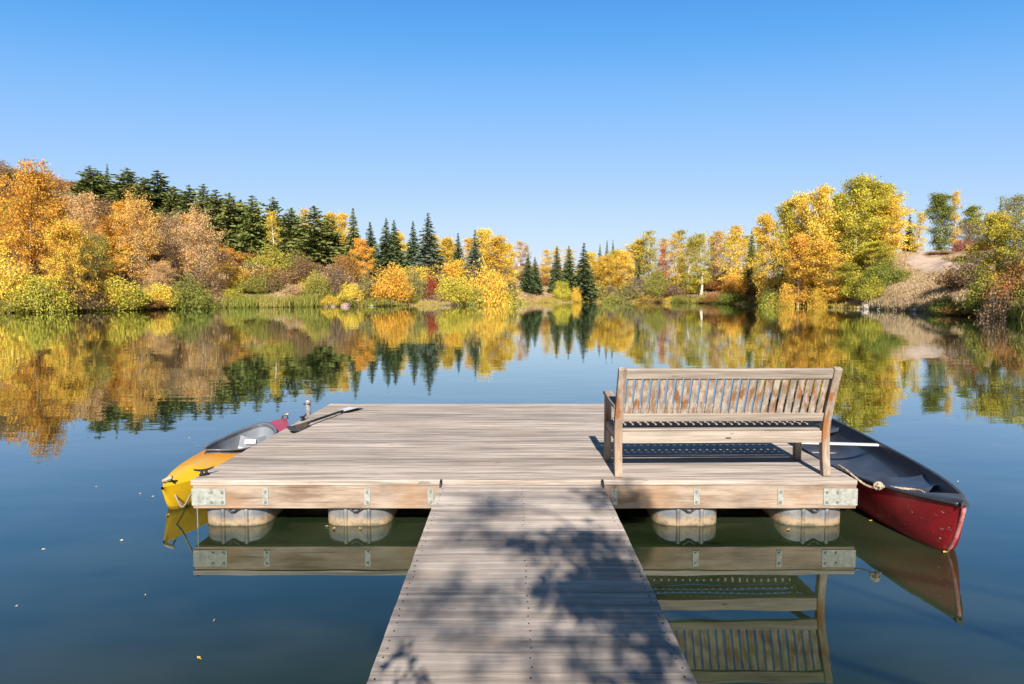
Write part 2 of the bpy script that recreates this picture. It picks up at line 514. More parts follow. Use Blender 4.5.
# ------------------------------------------------------------------ terrain
# columns: (pixel column, shore distance, [(metres inland, height) ...])
COLS = [
    (-420, 46, [(0, 0), (1.5, .5), (12, 5), (40, 18), (90, 29), (140, 31)]),
    (-150, 52, [(0, 0), (1.5, .5), (12, 4), (45, 17), (100, 29), (140, 30)]),
    (0, 58, [(0, 0), (1.5, .45), (10, 2.2), (27, 8), (52, 15.5), (102, 27.5), (130, 27)]),
    (50, 61, [(0, 0), (1.5, .4), (10, 1.8), (27, 7), (50, 15), (100, 25), (130, 24)]),
    (100, 64, [(0, 0), (1.5, .4), (10, 1.6), (25, 6), (48, 14.5), (96, 21.5), (130, 20)]),
    (150, 70, [(0, 0), (1.5, .4), (10, 1.8), (25, 6), (42, 12.5), (90, 17), (130, 17)]),
    (200, 76, [(0, 0), (1.5, .4), (10, 2.2), (29, 9.2), (74, 15), (130, 15)]),
    (300, 82, [(0, 0), (1.5, .4), (8, 2.6), (18, 5.4), (58, 9), (130, 10)]),
    (400, 88, [(0, 0), (1.5, .4), (8, 2.2), (17, 4.4), (62, 6.5), (130, 7)]),
    (470, 93, [(0, 0), (1.5, .4), (8, 1.8), (17, 3.5), (57, 6.5), (130, 7)]),
    (520, 110, [(0, 0), (1.5, .35), (8, 2.6), (30, 8.2), (50, 8.4), (130, 8)]),
    (560, 116, [(0, 0), (1.5, .35), (8, 1.6), (26, 7.2), (50, 7.4), (130, 7)]),
    (600, 122, [(0, 0), (1.5, .35), (10, 1.6), (28, 4.5), (130, 5)]),
    (680, 112, [(0, 0), (1.5, .3), (8, .9), (14, 2.2), (26, 5.6), (130, 6)]),
    (760, 96, [(0, 0), (1.5, .3), (8, 1.0), (34, 4.6), (130, 6)]),
    (850, 75, [(0, 0), (1.5, .35), (6, 1.2), (20, 3.2), (40, 6), (130, 7)]),
    (890, 67, [(0, 0), (1.5, .55), (5, 2.3), (12, 4.4), (21, 6.4), (30, 7.7), (130, 8)]),
    (920, 61, [(0, 0), (1.5, .45), (6, 2.0), (16, 4.8), (24, 6.4), (31, 7.6), (130, 8)]),
    (950, 54, [(0, 0), (1.5, .3), (7, 1.2), (17, 4.1), (34, 7.5), (130, 8.2)]),
    (1024, 44, [(0, 0), (1.5, .4), (8, 1.6), (20, 4), (36, 7), (130, 9)]),
    (1150, 37, [(0, 0), (1.5, .5), (8, 1.8), (36, 7), (130, 9)]),
]
TH, RS, PROF = [], [], []
for px, d, pr in COLS:
    th = math.atan((px - 512) / F)
    TH.append(th); RS.append(d / math.cos(th)); PROF.append(pr)
BACK = [(0, 0), (1.5, .45), (7, 1.2), (14, 4), (30, 13), (60, 28), (130, 48)]  # unseen ground behind the camera, raised to block sky fill
for th, rs in ((R(62), 48), (R(90), 34), (R(130), 9), (R(180), 4.6)):
    TH.append(th); RS.append(rs); PROF.append(BACK)
TH = [R(-180), R(-130), R(-90), R(-70)] + TH
RS = [4.6, 9, 36, 62] + RS
PROF = [BACK] * 3 + [PROF[0]] + PROF
TH_A, RS_A = np.array(TH), np.array(RS)
OFFS = np.array([-400, -12, -4, -1.2, 0, .6, 1.5, 3, 5, 7, 9, 12, 15, 18, 21, 25, 30, 36, 42, 50, 60, 75, 95, 120, 160, 260, 500, 1200])


def prof_z(k, off):
    if off < 0:
        return max(-2.5, off * 0.55)
    xs, zs = zip(*PROF[k])
    return float(np.interp(off, xs, zs))


def shore_r(th):
    return float(np.interp(th, TH_A, RS_A)) + 1.6 * mnoise.noise((th * 21, 3.1, 0)) + 0.7 * mnoise.noise((th * 70, 1.1, 0))


def terrain(x, y):
    th = math.atan2(x, y)
    off = math.hypot(x, y) - shore_r(th)
    k = max(0, min(len(TH) - 2, int(np.searchsorted(TH_A, th)) - 1))
    t_ = (th - TH[k]) / (TH[k + 1] - TH[k])
    z = lerp(prof_z(k, off), prof_z(k + 1, off), t_)
    if off > 0.3:
        a = min(1.0, off / 8)
        z += a * 0.55 * mnoise.noise((x * 0.11, y * 0.11, 0)) + a * 0.2 * mnoise.noise((x * 0.4, y * 0.4, 5))
    return z


def build_ground():
    ths = list(np.arange(-180, -58, 3.0)) + list(np.arange(-58, 58, 0.4)) + list(np.arange(58, 180.1, 3.0))
    rows = []
    for thd in ths:
        th = R(thd)
        rs = shore_r(th)
        row = []
        for o in OFFS:
            r = max(0.02, rs + o)
            if o < -12: r = max(0.02, rs * 0.1)
            x, y = r * math.sin(th), r * math.cos(th)
            z = terrain(x, y)
            row.append((x, y, z))
        rows.append(row)
    mb = MB().grid(rows)
    o = mb.build('ground', M['ground'], smooth=True)
    tag(o, 'sloping tan and brown lakeside ground under the autumn trees', 'ground', kind='structure')
    n = 96
    mb = MB().add([(150 * math.sin(2 * math.pi * k / n), 60 + 150 * math.cos(2 * math.pi * k / n), 0) for k in range(n)], [tuple(range(n - 1, -1, -1))])
    o = mb.build('water', M['water'], recalc=False)
    o.data.flip_normals() if o.data.polygons[0].normal.z < 0 else None
    tag(o, 'calm blue lake mirroring the trees and the sky', 'water', kind='structure')


build_ground()

# dirt track over the right-hand rise
cl = [(950, 100), (940, 93), (931, 87), (924, 83), (922, 80), (927, 77), (938, 74), (953, 71.5), (968, 70)]
rows, TRACK = [], []
NP = 40
for i in range(NP + 1):
    q = i / NP * (len(cl) - 1)
    k = min(len(cl) - 2, int(q)); f_ = q - k
    px, d = lerp(cl[k][0], cl[k + 1][0], f_), lerp(cl[k][1], cl[k + 1][1], f_)
    c = Vector(((px - 512) / F * d, d))
    q2 = min(len(cl) - 1.001, q + 0.2); k2 = int(q2); f2 = q2 - k2
    q0 = max(0, q - 0.2); k0 = min(len(cl) - 2, int(q0)); f0 = q0 - k0
    pt = lambda kk, ff: Vector(((lerp(cl[kk][0], cl[kk + 1][0], ff) - 512) / F * lerp(cl[kk][1], cl[kk + 1][1], ff), lerp(cl[kk][1], cl[kk + 1][1], ff)))
    dr = (pt(k2, f2) - pt(k0, f0)).normalized()
    nrm = Vector((-dr.y, dr.x))
    row = []
    for s in np.linspace(-1, 1, 13):
        w = 2.0 + 0.5 * mnoise.noise((i * 0.4, s, 0))
        p = c + nrm * w * s
        row.append((p.x, p.y, terrain(p.x, p.y) + 0.10 - 0.14 * abs(s) ** 6))
    rows.append(row)
    TRACK.append((c.x, c.y))
tag(MB().grid(rows).build('path', M['path'], smooth=True), 'bare pinkish dirt track curving over the right hand rise', 'path', kind='structure')

# ------------------------------------------------------------------ floating dock
DZ = 0.41
FL, FR = on_z(192, 480, DZ), on_z(859, 481, DZ)
BL, BR = on_z(329, 404.5, DZ), on_z(712, 403, DZ)
DY0, DY1 = (FL.y + FR.y) / 2, (BL.y + BR.y) / 2


def dx_left(y): return lerp(FL.x, BL.x, (y - DY0) / (DY1 - DY0))
def dx_right(y): return lerp(FR.x, BR.x, (y - DY0) / (DY1 - DY0))


dock = empty('floating_dock', ((FL.x + FR.x) / 2, DY0, 0))
tag(dock, 'square weathered timber dock floating on plastic drums', 'dock')
DO = dock.location


def rel(p, o): return tuple(Vector(p) - Vector(o))


mb = MB()
pitch, gap = 0.1415, 0.0055
y = DY0
while y < DY1:
    y2 = min(y + pitch - gap, DY1)
    jl, jr, jz = rng.uniform(-.012, .008), rng.uniform(-.008, .012), rng.uniform(-.002, .002)
    zt, zb = DZ + jz, DZ - .038
    v = []
    for z in (zb, zt):
        v += [(dx_left(y) + jl, y, z), (dx_right(y) + jr, y, z), (dx_right(y2) + jr, y2, z), (dx_left(y2) + jl, y2, z)]
    mb.add([rel(q, DO) for q in v], [(3, 2, 1, 0), (4, 5, 6, 7), (0, 1, 5, 4), (1, 2, 6, 5), (2, 3, 7, 6), (3, 0, 4, 7)])
    y += pitch
mb.build('deck_boards', M['deck'], dock, bevel=0.0012)
ZB = 0.165                       # underside of the frame


def beam(name, p0, p1, t, z0, z1, mat):
    p0, p1 = Vector(p0), Vector(p1)
    d = (p1 - p0).normalized()
    n = Vector((-d.y, d.x))
    v = []
    for z in (z0, z1):
        for q in (p0, p1, p1 + n * t, p0 + n * t):
            v.append(rel((q.x, q.y, z), DO))
    return MB().add(v, [(3, 2, 1, 0), (4, 5, 6, 7), (0, 1, 5, 4), (1, 2, 6, 5), (2, 3, 7, 6), (3, 0, 4, 7)]).build(name, mat, dock, bevel=.004)


zt = DZ - .0385
beam('fascia_beam', (dx_left(DY0) + .004, DY0 + .010), (dx_right(DY0) - .004, DY0 + .010), .05, ZB, zt, M['fascia'])
beam('side_beam', (dx_left(DY1) + .01, DY1 - .08), (dx_left(DY0) + .006, DY0 + .063), .05, ZB, zt, M['fascia'])
beam('side_beam', (dx_right(DY0) - .006, DY0 + .063), (dx_right(DY1) - .01, DY1 - .08), .05, ZB, zt, M['fascia'])
beam('back_beam', (dx_right(DY1), DY1 - .012), (dx_left(DY1), DY1 - .012), .05, ZB, zt, M['fascia'])
for k in range(1, 6):
    yy = lerp(DY0, DY1, k / 6)
    beam('joist', (dx_left(yy) + .07, yy), (dx_right(yy) - .07, yy), .045, ZB + .02, zt, M['fascia'])


def fx(px, z=.27, y=None): return (px - 512) / F * ((DY0 if y is None else y) * math.cos(PITCH) + (ZC - z) * math.sin(PITCH))      # x of a pixel column on the dock's front face


def plate(x0, x1, z0, z1, bolts, name):
    yf = DY0 + .0105
    mb = MB().span(rel((x0, yf - .007, z0), DO), rel((x1, yf - .0005, z1), DO))
    o = mb.build(name, M['galv'], dock, bevel=.0015)
    for bx, bz in bolts:
        b = MB().tube([rel((bx, yf - .007, bz), DO), rel((bx, yf - .016, bz), DO)], [.0125, .011], 10)
        b.build('bolt', M['bolt'], o)
    return o


xl, xr = dx_left(DY0), dx_right(DY0)
zp0, zp1 = .192, .338
plate(xl - .004, xl + .285, zp0, zp1, [(xl + .165, zp0 + .03), (xl + .165, zp1 - .03), (xl + .255, zp0 + .03), (xl + .255, zp1 - .03)], 'corner_bracket')
plate(xr - .285, xr + .004, zp0, zp1, [(xr - .165, zp0 + .03), (xr - .165, zp1 - .03), (xr - .255, zp0 + .03), (xr - .255, zp1 - .03)], 'corner_bracket')
for px in (265, 367, 430.5, 614.5, 697, 781):
    x = fx(px)
    plate(x - .026, x + .026, zp0 + .005, zp1, [(x, zp0 + .03), (x, zp1 - .025)], 'strap_plate')

# floats: rounded plastic drums with two moulded ribs and a notch


def superring(cx, cy, hx, hy, e, n, z):
    out = []
    for k in range(n):
        a = 2 * math.pi * k / n
        c, s = math.cos(a), math.sin(a)
        out.append((cx + hx * math.copysign(abs(c) ** (2 / e), c), cy + hy * math.copysign(abs(s) ** (2 / e), s), z))
    return out


FZ1 = ZB - .004
for px0, px1 in ((202, 268), (324, 390), (655, 721), (779, 846)):
    for row_i, cy in enumerate((DY0 + .335, DY1 - .5)):
        x0, x1 = fx(px0, .08, DY0 + .07), fx(px1, .08, DY0 + .07)
        cx, hx, hy = (x0 + x1) / 2, (x1 - x0) / 2, .29
        mb = MB()
        zs = [(-.14, .86), (-.125, .93), (-.08, .985), (-.02, 1.0), (.10, 1.0), (.135, .985), (FZ1, .95)]
        rows = [superring(cx, cy, hx * s, hy * s, 4.0, 60, z) for z, s in zs]
        rows = [[rel(p, DO) for p in r_] + [rel(r_[0], DO)] for r_ in rows]
        mb.grid(rows)
        n = len(rows[0])
        mb.add(rows[-1][:-1], [tuple(range(n - 1))])
        mb.add(rows[0][:-1], [tuple(range(n - 2, -1, -1))])
        fo = mb.build('float_drum', M['float'], dock, smooth=True)
        if row_i == 0:
            for s in (-.32, .38):
                xx = cx + hx * s
                yf = cy - hy * (1 - abs(s) ** 4.0) ** (1 / 4.0)
                pts = [rel((xx, yf + .004 + (.012 if z < -.03 else 0), z), DO) for z in (-.10, -.04, .06, .12, FZ1 - .004)]
                MB().tube(pts, .019, 10).build('rib', M['float'], fo, smooth=True)
            # V shaped lifting bracket under the beam
            a = [(cx - .075, 0), (cx - .03, -.03), (cx - .015, -.045), (cx + .015, -.045), (cx + .03, -.03), (cx + .075, 0)]
            yf = cy - hy - .012
            MB().tube([rel((q[0], yf, ZB + q[1] + .006), DO) for q in a], .009, 8).build('lifting_bracket', M['iron'], dock, smooth=True)

# cleats


def cleat(x, y, rz):
    m = Matrix.Rotation(rz, 3, 'Z')
    mb = MB()
    for s in (-1, 1):
        pts = [m @ Vector(q) for q in ((0, 0, .045), (s * .03, 0, .048), (s * .062, 0, .056), (s * .08, 0, .064))]
        mb.tube([rel(Vector((x, y, DZ)) + q, DO) for q in pts], [.011, .010, .008, .006], 8)
        q = m @ Vector((s * .02, 0, 0))
        mb.tube([rel(Vector((x, y, DZ + .001)) + q, DO), rel(Vector((x, y, DZ + .05)) + q * .8, DO)], [.016, .011], 8)
    c = Vector((x, y, DZ + .006))
    mb.box(rel(c, DO), (.075, .04, .010), rot=m)
    mb.build('cleat', M['iron'], dock)


p = on_z(199.5, 476, DZ); cleat(p.x + .03, p.y + .02, R(35))
p = on_z(301.5, 420.5, DZ); cleat(p.x + .02, p.y, R(80))
mb = MB().tube([rel((xl + .035, DY0 + .02, ZB + .01), DO), rel((xl + .035, DY0 + .02, -.6), DO)], .006, 8)
mb.build('mooring_rod', M['bolt'], dock)

# ------------------------------------------------------------------ walkway
WX, WZ, WW = 0.082, 0.377, 1.372
walk = empty('walkway', (WX, 1.5, 0))
tag(walk, 'grey plank walkway leading straight out to the floating dock', 'walkway')
WO = walk.location
mb = MB()
y = DY0 - .022
i = 0
while y > -3.2:
    y1 = y - .1372
    j = rng.uniform(-.0015, .0015)
    z = WZ + rng.uniform(-.0015, .0015)
    mb.span(rel((WX - WW / 2 + j, y1, WZ - .038), WO), rel((WX + WW / 2 + j, y, z), WO))
    y = y1 - .0038
mb.build('planks', M['walk'], walk)
y = DY0 - .022
mb = MB()
while y > 1.2:
    for cx in (-WW / 2 + .035, 0.0, WW / 2 - .035):
        for dy in (.032, .102):
            if rng.random() < .9:
                x_ = WX + cx + rng.uniform(-.008, .008)
                y_ = y - dy + rng.uniform(-.008, .008)
                mb.tube([rel((x_, y_, WZ - .004), WO), rel((x_, y_, WZ + .0026), WO)], .0042, 8)
    y -= .141
o = mb.build('screw_heads', M['screw'], walk)
o['kind'] = 'stuff'
for s in (-1, 1):
    x_ = WX + s * (WW / 2 - .05)
    MB().span(rel((x_ - .022, -3.1, .13), WO), rel((x_ + .022, DY0 - .05, WZ - .0385), WO)).build('stringer', M['fascia'], walk)
    x_ = WX + s * (WW / 2 - .012)
    pts = [rel((x_ + s * .004, DY0 - .03 + .05 * math.cos(a), WZ - .012 + .055 * math.sin(a)), WO) for a in np.linspace(0.1, math.pi - .1, 9)]
    MB().tube(pts, .009, 8).build('hinge_lug', M['iron'], walk, smooth=True)

# ------------------------------------------------------------------ bench
BX0, BX1 = 0.882, 2.752            # outer faces of the posts
lb = on_z(617.5, 476, DZ)
BY = lb.y + .03
bench = empty('garden_bench', ((BX0 + BX1) / 2, BY, DZ), R(1.0))
tag(bench, 'weathered slatted wooden bench facing the lake on the dock', 'bench')
hw = (BX1 - BX0) / 2
PROFILE = [(-.035, 0), (-.012, .14), (0, .28), (0, .40), (-.012, .48), (-.055, .62), (-.12, .80), (-.178, .958)]


def yb(z):
    return float(np.interp(z, [q[1] for q in PROFILE], [q[0] for q in PROFILE]))


for s in (-1, 1):
    x0, x1 = sorted((s * hw, s * (hw - .066)))
    MB().ribbon_x(PROFILE, [.062, .06, .062, .064, .062, .058, .052, .048], x0, x1).build('rear_leg', M['bench_post'], bench, bevel=.004)
xi = hw - .0662
MB().bar((-xi, yb(.905), .908), (xi, yb(.905), .908), (0, yb(.95) - yb(.86), .09), .088, .032).build('top_rail', M['bench_x'], bench, bevel=.004)
MB().bar((-xi, yb(.515) + .002, .515), (xi, yb(.515) + .002, .515), (0, yb(.55) - yb(.48), .07), .074, .032).build('lower_back_rail', M['bench_x'], bench, bevel=.004)
NS = 25
for k in range(NS):
    x = lerp(-xi + .042, xi - .042, k / (NS - 1))
    z0, z1 = .548, .866
    MB().bar((x, yb(z0) + .004, z0), (x, yb(z1) + .004, z1), (1, 0, 0), .0515, .015).build('back_slat', M['bench_z'], bench, bevel=.002)
MB().span((-xi, -.018, .285), (xi, .016, .388)).build('seat_rail', M['bench_x'], bench, bevel=.004)
FYD = .487
for s in (-1, 1):
    x0, x1 = sorted((s * hw, s * (hw - .06)))
    MB().span((x0, FYD - .03, 0), (x1, FYD + .03, .622)).build('front_leg', M['bench_post'], bench, bevel=.004)
    x0, x1 = sorted((s * (hw - .012), s * (hw - .047)))
    MB().span((x0, .0305, .30), (x1, FYD - .0305, .385)).build('side_rail', M['bench_y'], bench, bevel=.003)
    arm = [(-.075, .602), (.06, .606), (.18, .612), (.30, .625), (.42, .640), (.50, .644), (.545, .636)]
    x0, x1 = sorted((s * (hw + .008), s * (hw - .068)))
    arm = [(a, b) for a, b in arm if a > -.03]
    MB().ribbon_x([(-.022, .604)] + arm, [.034, .036, .036, .036, .036, .036, .03], x0, x1).build('armrest', M['bench_y'], bench, bevel=.004)
MB().span((-xi, FYD - .018, .295), (xi, FYD + .014, .385)).build('seat_rail', M['bench_x'], bench, bevel=.004)
for k in range(5):
    y0 = .018 + k * .1
    MB().span((-hw + .01 if 0 < k < 4 else -xi, y0, .3885), (hw - .01 if 0 < k < 4 else xi, y0 + .060, .4025)).build('seat_slat', M['bench_x'], bench, bevel=.003)
MB().span((.03, -.0205, .325), (.075, -.0185, .335)).build('plaque', M['iron'], bench)

# ------------------------------------------------------------------ red canoe
ang = -math.atan(0.13)
canoe = empty('canoe', (3.33, 4.41, 0), ang)
tag(canoe, 'red canoe with dark blue lining moored at the right side of the dock', 'canoe')
CL, CB = 4.85, .455


def c_b(y):
    s = abs(2 * y / CL - 1)
    return max(.004, CB * (1 - s ** 3.2))


def c_sheer(y): return .315 + .115 * abs(2 * y / CL - 1) ** 3


def c_keel(y):
    e = min(y, CL - y)
    return -.06 + max(0, 1 - e / .42) ** 3.2 * .48


def canoe_rows(inset, floor):
    rows = []
    ys = sorted(set([0, .03, .06, .1, .15, .2, .27, .35, .43] + list(np.linspace(.5, CL - .5, 46)) + [CL - q for q in (0, .03, .06, .1, .15, .2, .27, .35, .43)]))
    for y in ys:
        b, sh, k = max(.003, c_b(y) - inset), c_sheer(y), c_keel(y)
        k2 = max(k + inset, floor)
        k2 = min(k2, sh - .004)
        row = []
        for a in np.linspace(-math.pi / 2, math.pi / 2, 27):
            x = b * math.copysign(abs(math.sin(a)) ** .72, a)
            row.append((x, y, k2 + (sh - k2) * (1 - math.cos(a)) ** 1.25))
        rows.append(row)
    return rows, ys


rows, ys_ = canoe_rows(0, -1)
MB().grid(rows).build('hull', M['red'], canoe, smooth=True)
rows, _ = canoe_rows(.014, .022)
MB().grid(rows[3:-3]).build('hull_lining', M['inner'], canoe, smooth=True)
for s in (-1, 1):
    pts = [(s * (c_b(y) + .002), y, c_sheer(y) + .004) for y in ys_ if .01 < y < CL - .01]
    MB().tube(pts, .0165, 8).build('gunwale', M['black'], canoe, smooth=True)
for e in (0, 1):
    rows = []
    for y in np.linspace(.0, .36, 10):
        row = []
        for s in np.linspace(-1, 1, 9):
            yy = y * (1 - .22 * (1 - s * s)) - .012
            b = max(.02, c_b(max(0, y))) + .006
            q = CL - yy if e else yy
            row.append((s * b, q, c_sheer(max(0, yy)) + .018 + .022 * (1 - s * s)))
        rows.append(row)
    mb = MB().grid(rows)
    lip = [(v[0], v[1], v[2] - .035) for v in rows[0]]
    mb.grid([rows[0], lip])
    mb.build('end_deck', M['black'], canoe, smooth=True)
    pts = []
    for y in (.004, .02, .05, .09, .14, .19, .24):
        q = CL - y if e else y
        pts.append((0, q + (-.003 if not e else .003), c_keel(y) + .004))
    MB().tube(pts, [.014, .015, .016, .016, .015, .013, .01], 8).build('stem_band', M['pink'], canoe, smooth=True)
yt = 2.36
MB().box((0, yt, c_sheer(yt) - .012), (2 * c_b(yt) - .03, .055, .024)).build('thwart', M['white'], canoe, bevel=.006)
for yc in (1.2, 3.55):
    w = c_b(yc) - .012
    rows = []
    for u in np.linspace(-1, 1, 13):
        row = []
        for s in np.linspace(-1, 1, 19):
            bb = c_b(yc + u * .16) - .014
            z = .205 + .055 * abs(s) ** 3 + .02 * u * u - .02 * (1 - u * u) * math.cos(s * math.pi) * (1 - abs(s))
            row.append((s * bb, yc + u * .16 + .02 * math.cos(s * 3), z))
        rows.append(row)
    mb = MB().grid(rows)
    for r_ in (rows[0], rows[-1]):
        mb.grid([r_, [(a, b, c - .05) for a, b, c in r_]])
    mb.build('seat', M['seatp'], canoe, smooth=True)
for yc in (1.95, 3.0):
    rows = [[(s * .25, yc + u, .028 + .004 * math.cos(s * 4)) for s in np.linspace(-1, 1, 7)] for u in (-.02, .02)]
    MB().tube([(s * .27, yc, .032) for s in np.linspace(-1, 1, 5)], .012, 6).build('floor_rib', M['inner'], canoe)

# beige rope from the dock to the canoe
rp = [(838, 465, .425), (846, 470, .428), (856, 478, .40), (864, 484, .37), (871, 487, .365), (878, 487.5, .375), (885, 486.5, .37), (893, 487.5, .368), (903, 488.5, .372), (914, 489.5, .376), (921, 491, .385), (926, 494, .385)]
pts = [on_z(a, b, z) for a, b, z in rp]
rope = empty('mooring_rope', pts[5])
tag(rope, 'knotted beige rope tied over the near gunwale of the red canoe', 'rope')


def smooth_pts(pts, n=5):
    out = []
    P = [pts[0]] + list(pts) + [pts[-1]]
    for i in range(1, len(P) - 2):
        for k in range(n):
            t_ = k / n
            a, b, c, d = P[i - 1], P[i], P[i + 1], P[i + 2]
            out.append(0.5 * ((2 * b) + (c - a) * t_ + (2 * a - 5 * b + 4 * c - d) * t_ ** 2 + (3 * b - a - 3 * c + d) * t_ ** 3))
    return out + [pts[-1]]


sp = smooth_pts(pts)
mb = MB()
for ph in (0, 2.1, 4.2):          # three laid strands
    q = []
    for i, p in enumerate(sp):
        a = i * .9 + ph
        q.append(rel(p + Vector((math.cos(a) * .0045, .2 * math.sin(a) * .0045, math.sin(a) * .0045)), pts[5]))
    mb.tube(q, .0062, 6)
mb.build('rope_line', M['rope'], rope, smooth=True)
mb = MB()
for k, (ax, r0) in enumerate((((1, .2, .1), .028), ((.3, 1, .2), .030), ((.1, .3, 1), .026))):
    n = Vector(ax).normalized(); u = n.orthogonal().normalized(); w = n.cross(u)
    c = Vector((.004 * k, .004, .012))
    mb.tube([c + (u * math.cos(a) + w * math.sin(a)) * r0 for a in np.linspace(0, 2 * math.pi, 14, endpoint=False)], .010, 6, closed=True)
mb.build('knot', M['rope'], rope, smooth=True)

# ------------------------------------------------------------------ kayak
KX, KY, KL = -3.13, 5.37, 3.0
kay = empty('kayak', (KX, KY, 0))
tag(kay, 'yellow to red kayak with dark open cockpit moored at the left side of the dock', 'kayak')
KB = .365
CYC, CHX, CHY = 1.62, .285, .62


def k_b(y):
    s = abs(2 * y / KL - 1)
    return max(.012, KB * (1 - s ** 2.2))


def k_sheer(y):
    s = 2 * y / KL - 1
    return .205 + .045 * s * s


def k_keel(y):
    e = min(y, KL - y)
    return -.07 + max(0, 1 - e / .26) ** 1.8 * .30


def k_top(x, y):
    b = k_b(y)
    q = min(1, abs(x) / b)
    e = min(y, KL - y)
    return k_sheer(y) + (.075 * min(1, e / .5) + .012) * (1 - q ** 1.6)


ysk = [0, .015, .04, .07, .11, .16, .22, .28, .35] + list(np.linspace(.42, KL - .42, 60)) + [KL - q for q in (.35, .28, .22, .16, .11, .07, .04, .015, 0)]
rows = []
for y in ysk:
    b, sh, k = k_b(y), k_sheer(y), k_keel(y)
    rows.append([(b * math.copysign(abs(math.sin(a)) ** .8, a), y, k + (sh - k) * (1 - math.cos(a))) for a in np.linspace(-math.pi / 2, math.pi / 2, 21)])
mb = MB().grid(rows)
mb.build('hull', M['kayak'], kay, smooth=True)
rows = [[(s * k_b(y), y, k_top(s * k_b(y), y) + .001) for s in np.linspace(-1, 1, 33)] for y in ysk]
inside = lambda a, b: ((a[0] + b[0]) / 2 / CHX) ** 2 + (((a[1] + b[1]) / 2 - CYC) / CHY) ** 2 < 1.05
MB().grid(rows, keep=lambda a, b: not inside(a, b)).build('top_deck', M['kayak'], kay, smooth=True)
ring = []
for k in range(56):
    a = 2 * math.pi * k / 56
    ring.append((math.cos(a), math.sin(a)))
mb = MB()
rws = []
for sc_, dz in ((1.0, .0), (1.0, .045), (1.10, .052), (1.11, .040), (1.03, .030)):
    rws.append([(u * CHX * sc_, CYC + v * CHY * (1 + (sc_ - 1) * .55), k_top(u * CHX * .98, CYC + v * CHY) + dz) for u, v in ring + ring[:1]])
mb.grid(rws)
mb.build('coaming', M['coam'], kay, smooth=True)
rws = []
for sc_, f_ in ((1.0, 0), (1.0, .35), (.97, .7), (.88, .93), (.6, 1), (.02, 1)):
    rws.append([(u * CHX * sc_, CYC + v * CHY * sc_, lerp(k_top(u * CHX * .98, CYC + v * CHY) + .04, .02, f_)) for u, v in ring + ring[:1]])
MB().grid(rws).build('cockpit_well', M['well'], kay, smooth=True)
rows = []
for t_ in np.linspace(0, 1, 10):
    row = []
    for s in np.linspace(-1, 1, 9):
        if t_ < .5: q = (s * .17, CYC - .1 + .35 * t_ * 2, .06 + .03 * s * s)
        else: q = (s * (.17 - .03 * (t_ - .5)), CYC + .25 + .12 * (t_ - .5), .06 + .03 * s * s + (t_ - .5) * .36)
        row.append(q)
    rows.append(row)
so_ = MB().grid(rows).build('seat', M['coam'], kay, smooth=True)
MB().box((-.02, CYC + .262, .20), (.13, .006, .055), rot=Matrix.Rotation(R(-18), 3, 'X')).build('pale_patch', M['pad'], so_)  # small pale rectangle on the seat back
# carry toggles at both ends
for e in (0, 1):
    y = KL - .07 if e else .10
    z = k_top(0, y)
    MB().tube([(-.035, y, z - .004), (-.02, y - .02 * (1 - 2 * e), z + .035), (.03, y - .02 * (1 - 2 * e), z + .04), (.05, y, z - .006)], .008, 8).build('carry_loop', M['iron'], kay, smooth=True)
    MB().tube([(-.03, y - .035 * (1 - 2 * e), z + .02), (.05, y - .03 * (1 - 2 * e), z + .055)], .016, 10).build('toggle', M['rope'], kay, smooth=True)
q0 = on_y(174, 493, KY + .12); q1 = Vector((xl - .01, DY0 + .05, .29))
pts = [q0, q0 + Vector((.03, -.02, -.03)), lerp(q0, q1, .45) + Vector((0, -.03, -.11)), lerp(q0, q1, .65) + Vector((0, -.03, -.10)), lerp(q0, q1, .85) + Vector((0, 0, -.02)), q1]
pts = smooth_pts(pts)
tag(MB().tube([rel(p, q0) for p in pts], .0085, 8).build('mooring_rope', M['greyrope'], smooth=True), 'grey cord looping from the yellow kayak tip to the dock', 'rope').location = q0

# ------------------------------------------------------------------ paddle, pipe
pa, pb = on_z(290, 434, DZ), on_z(356, 408.5, DZ)
pa.z, pb.z = DZ + .06, DZ + .03
pad = empty('kayak_paddle', lerp(pa, pb, .5))
pad.location.z = DZ
tag(pad, 'double bladed kayak paddle lying at the left back corner of the dock', 'paddle')
PO = pad.location
d = (pb - pa).normalized()
sa, sb = pa + d * .36, pb - d * .36
MB().tube([rel(p, PO) for p in (sa, lerp(sa, sb, .5), sb)], .0145, 10).build('shaft', M['iron'], pad, smooth=True)


def blade(p0, p1, up, w, bow, name, mat, label):
    rows = []
    side = d.cross(up).normalized()
    for i, t_ in enumerate(np.linspace(0, 1, 13)):
        c = lerp(p0, p1, t_) + side * bow * math.sin(math.pi * t_)
        wid = w * (math.sin(math.pi * min(1, .09 + .60 * (1 - t_)))) ** .8 if name else 0
        rows.append([rel(c + up * wid * s + side * .012 * (1 - s * s), PO) for s in np.linspace(-1, 1, 7)])
    mb = MB().grid(rows)
    mb.grid([[tuple(Vector(q) + side * .006) for q in r_] for r_ in rows])
    mb.build('blade', mat, pad, smooth=True, recalc=False, label=label)


upv = Vector((0, 0, 1)) - d * d.z
upv.normalize()
sd = d.cross(upv).normalized()
blade(pa, sa + d * .02, (sd * .8 - upv * .45).normalized(), .058, .03, 'near', M['pdark'], 'blade tilted up on the boards, its shaded side coloured dark brown')
sd = d.cross(upv).normalized()
blade(pb, sb - d * .02, (sd + upv * .12).normalized(), .12, .0, 'far', M['pblade'], 'white blade lying flat')

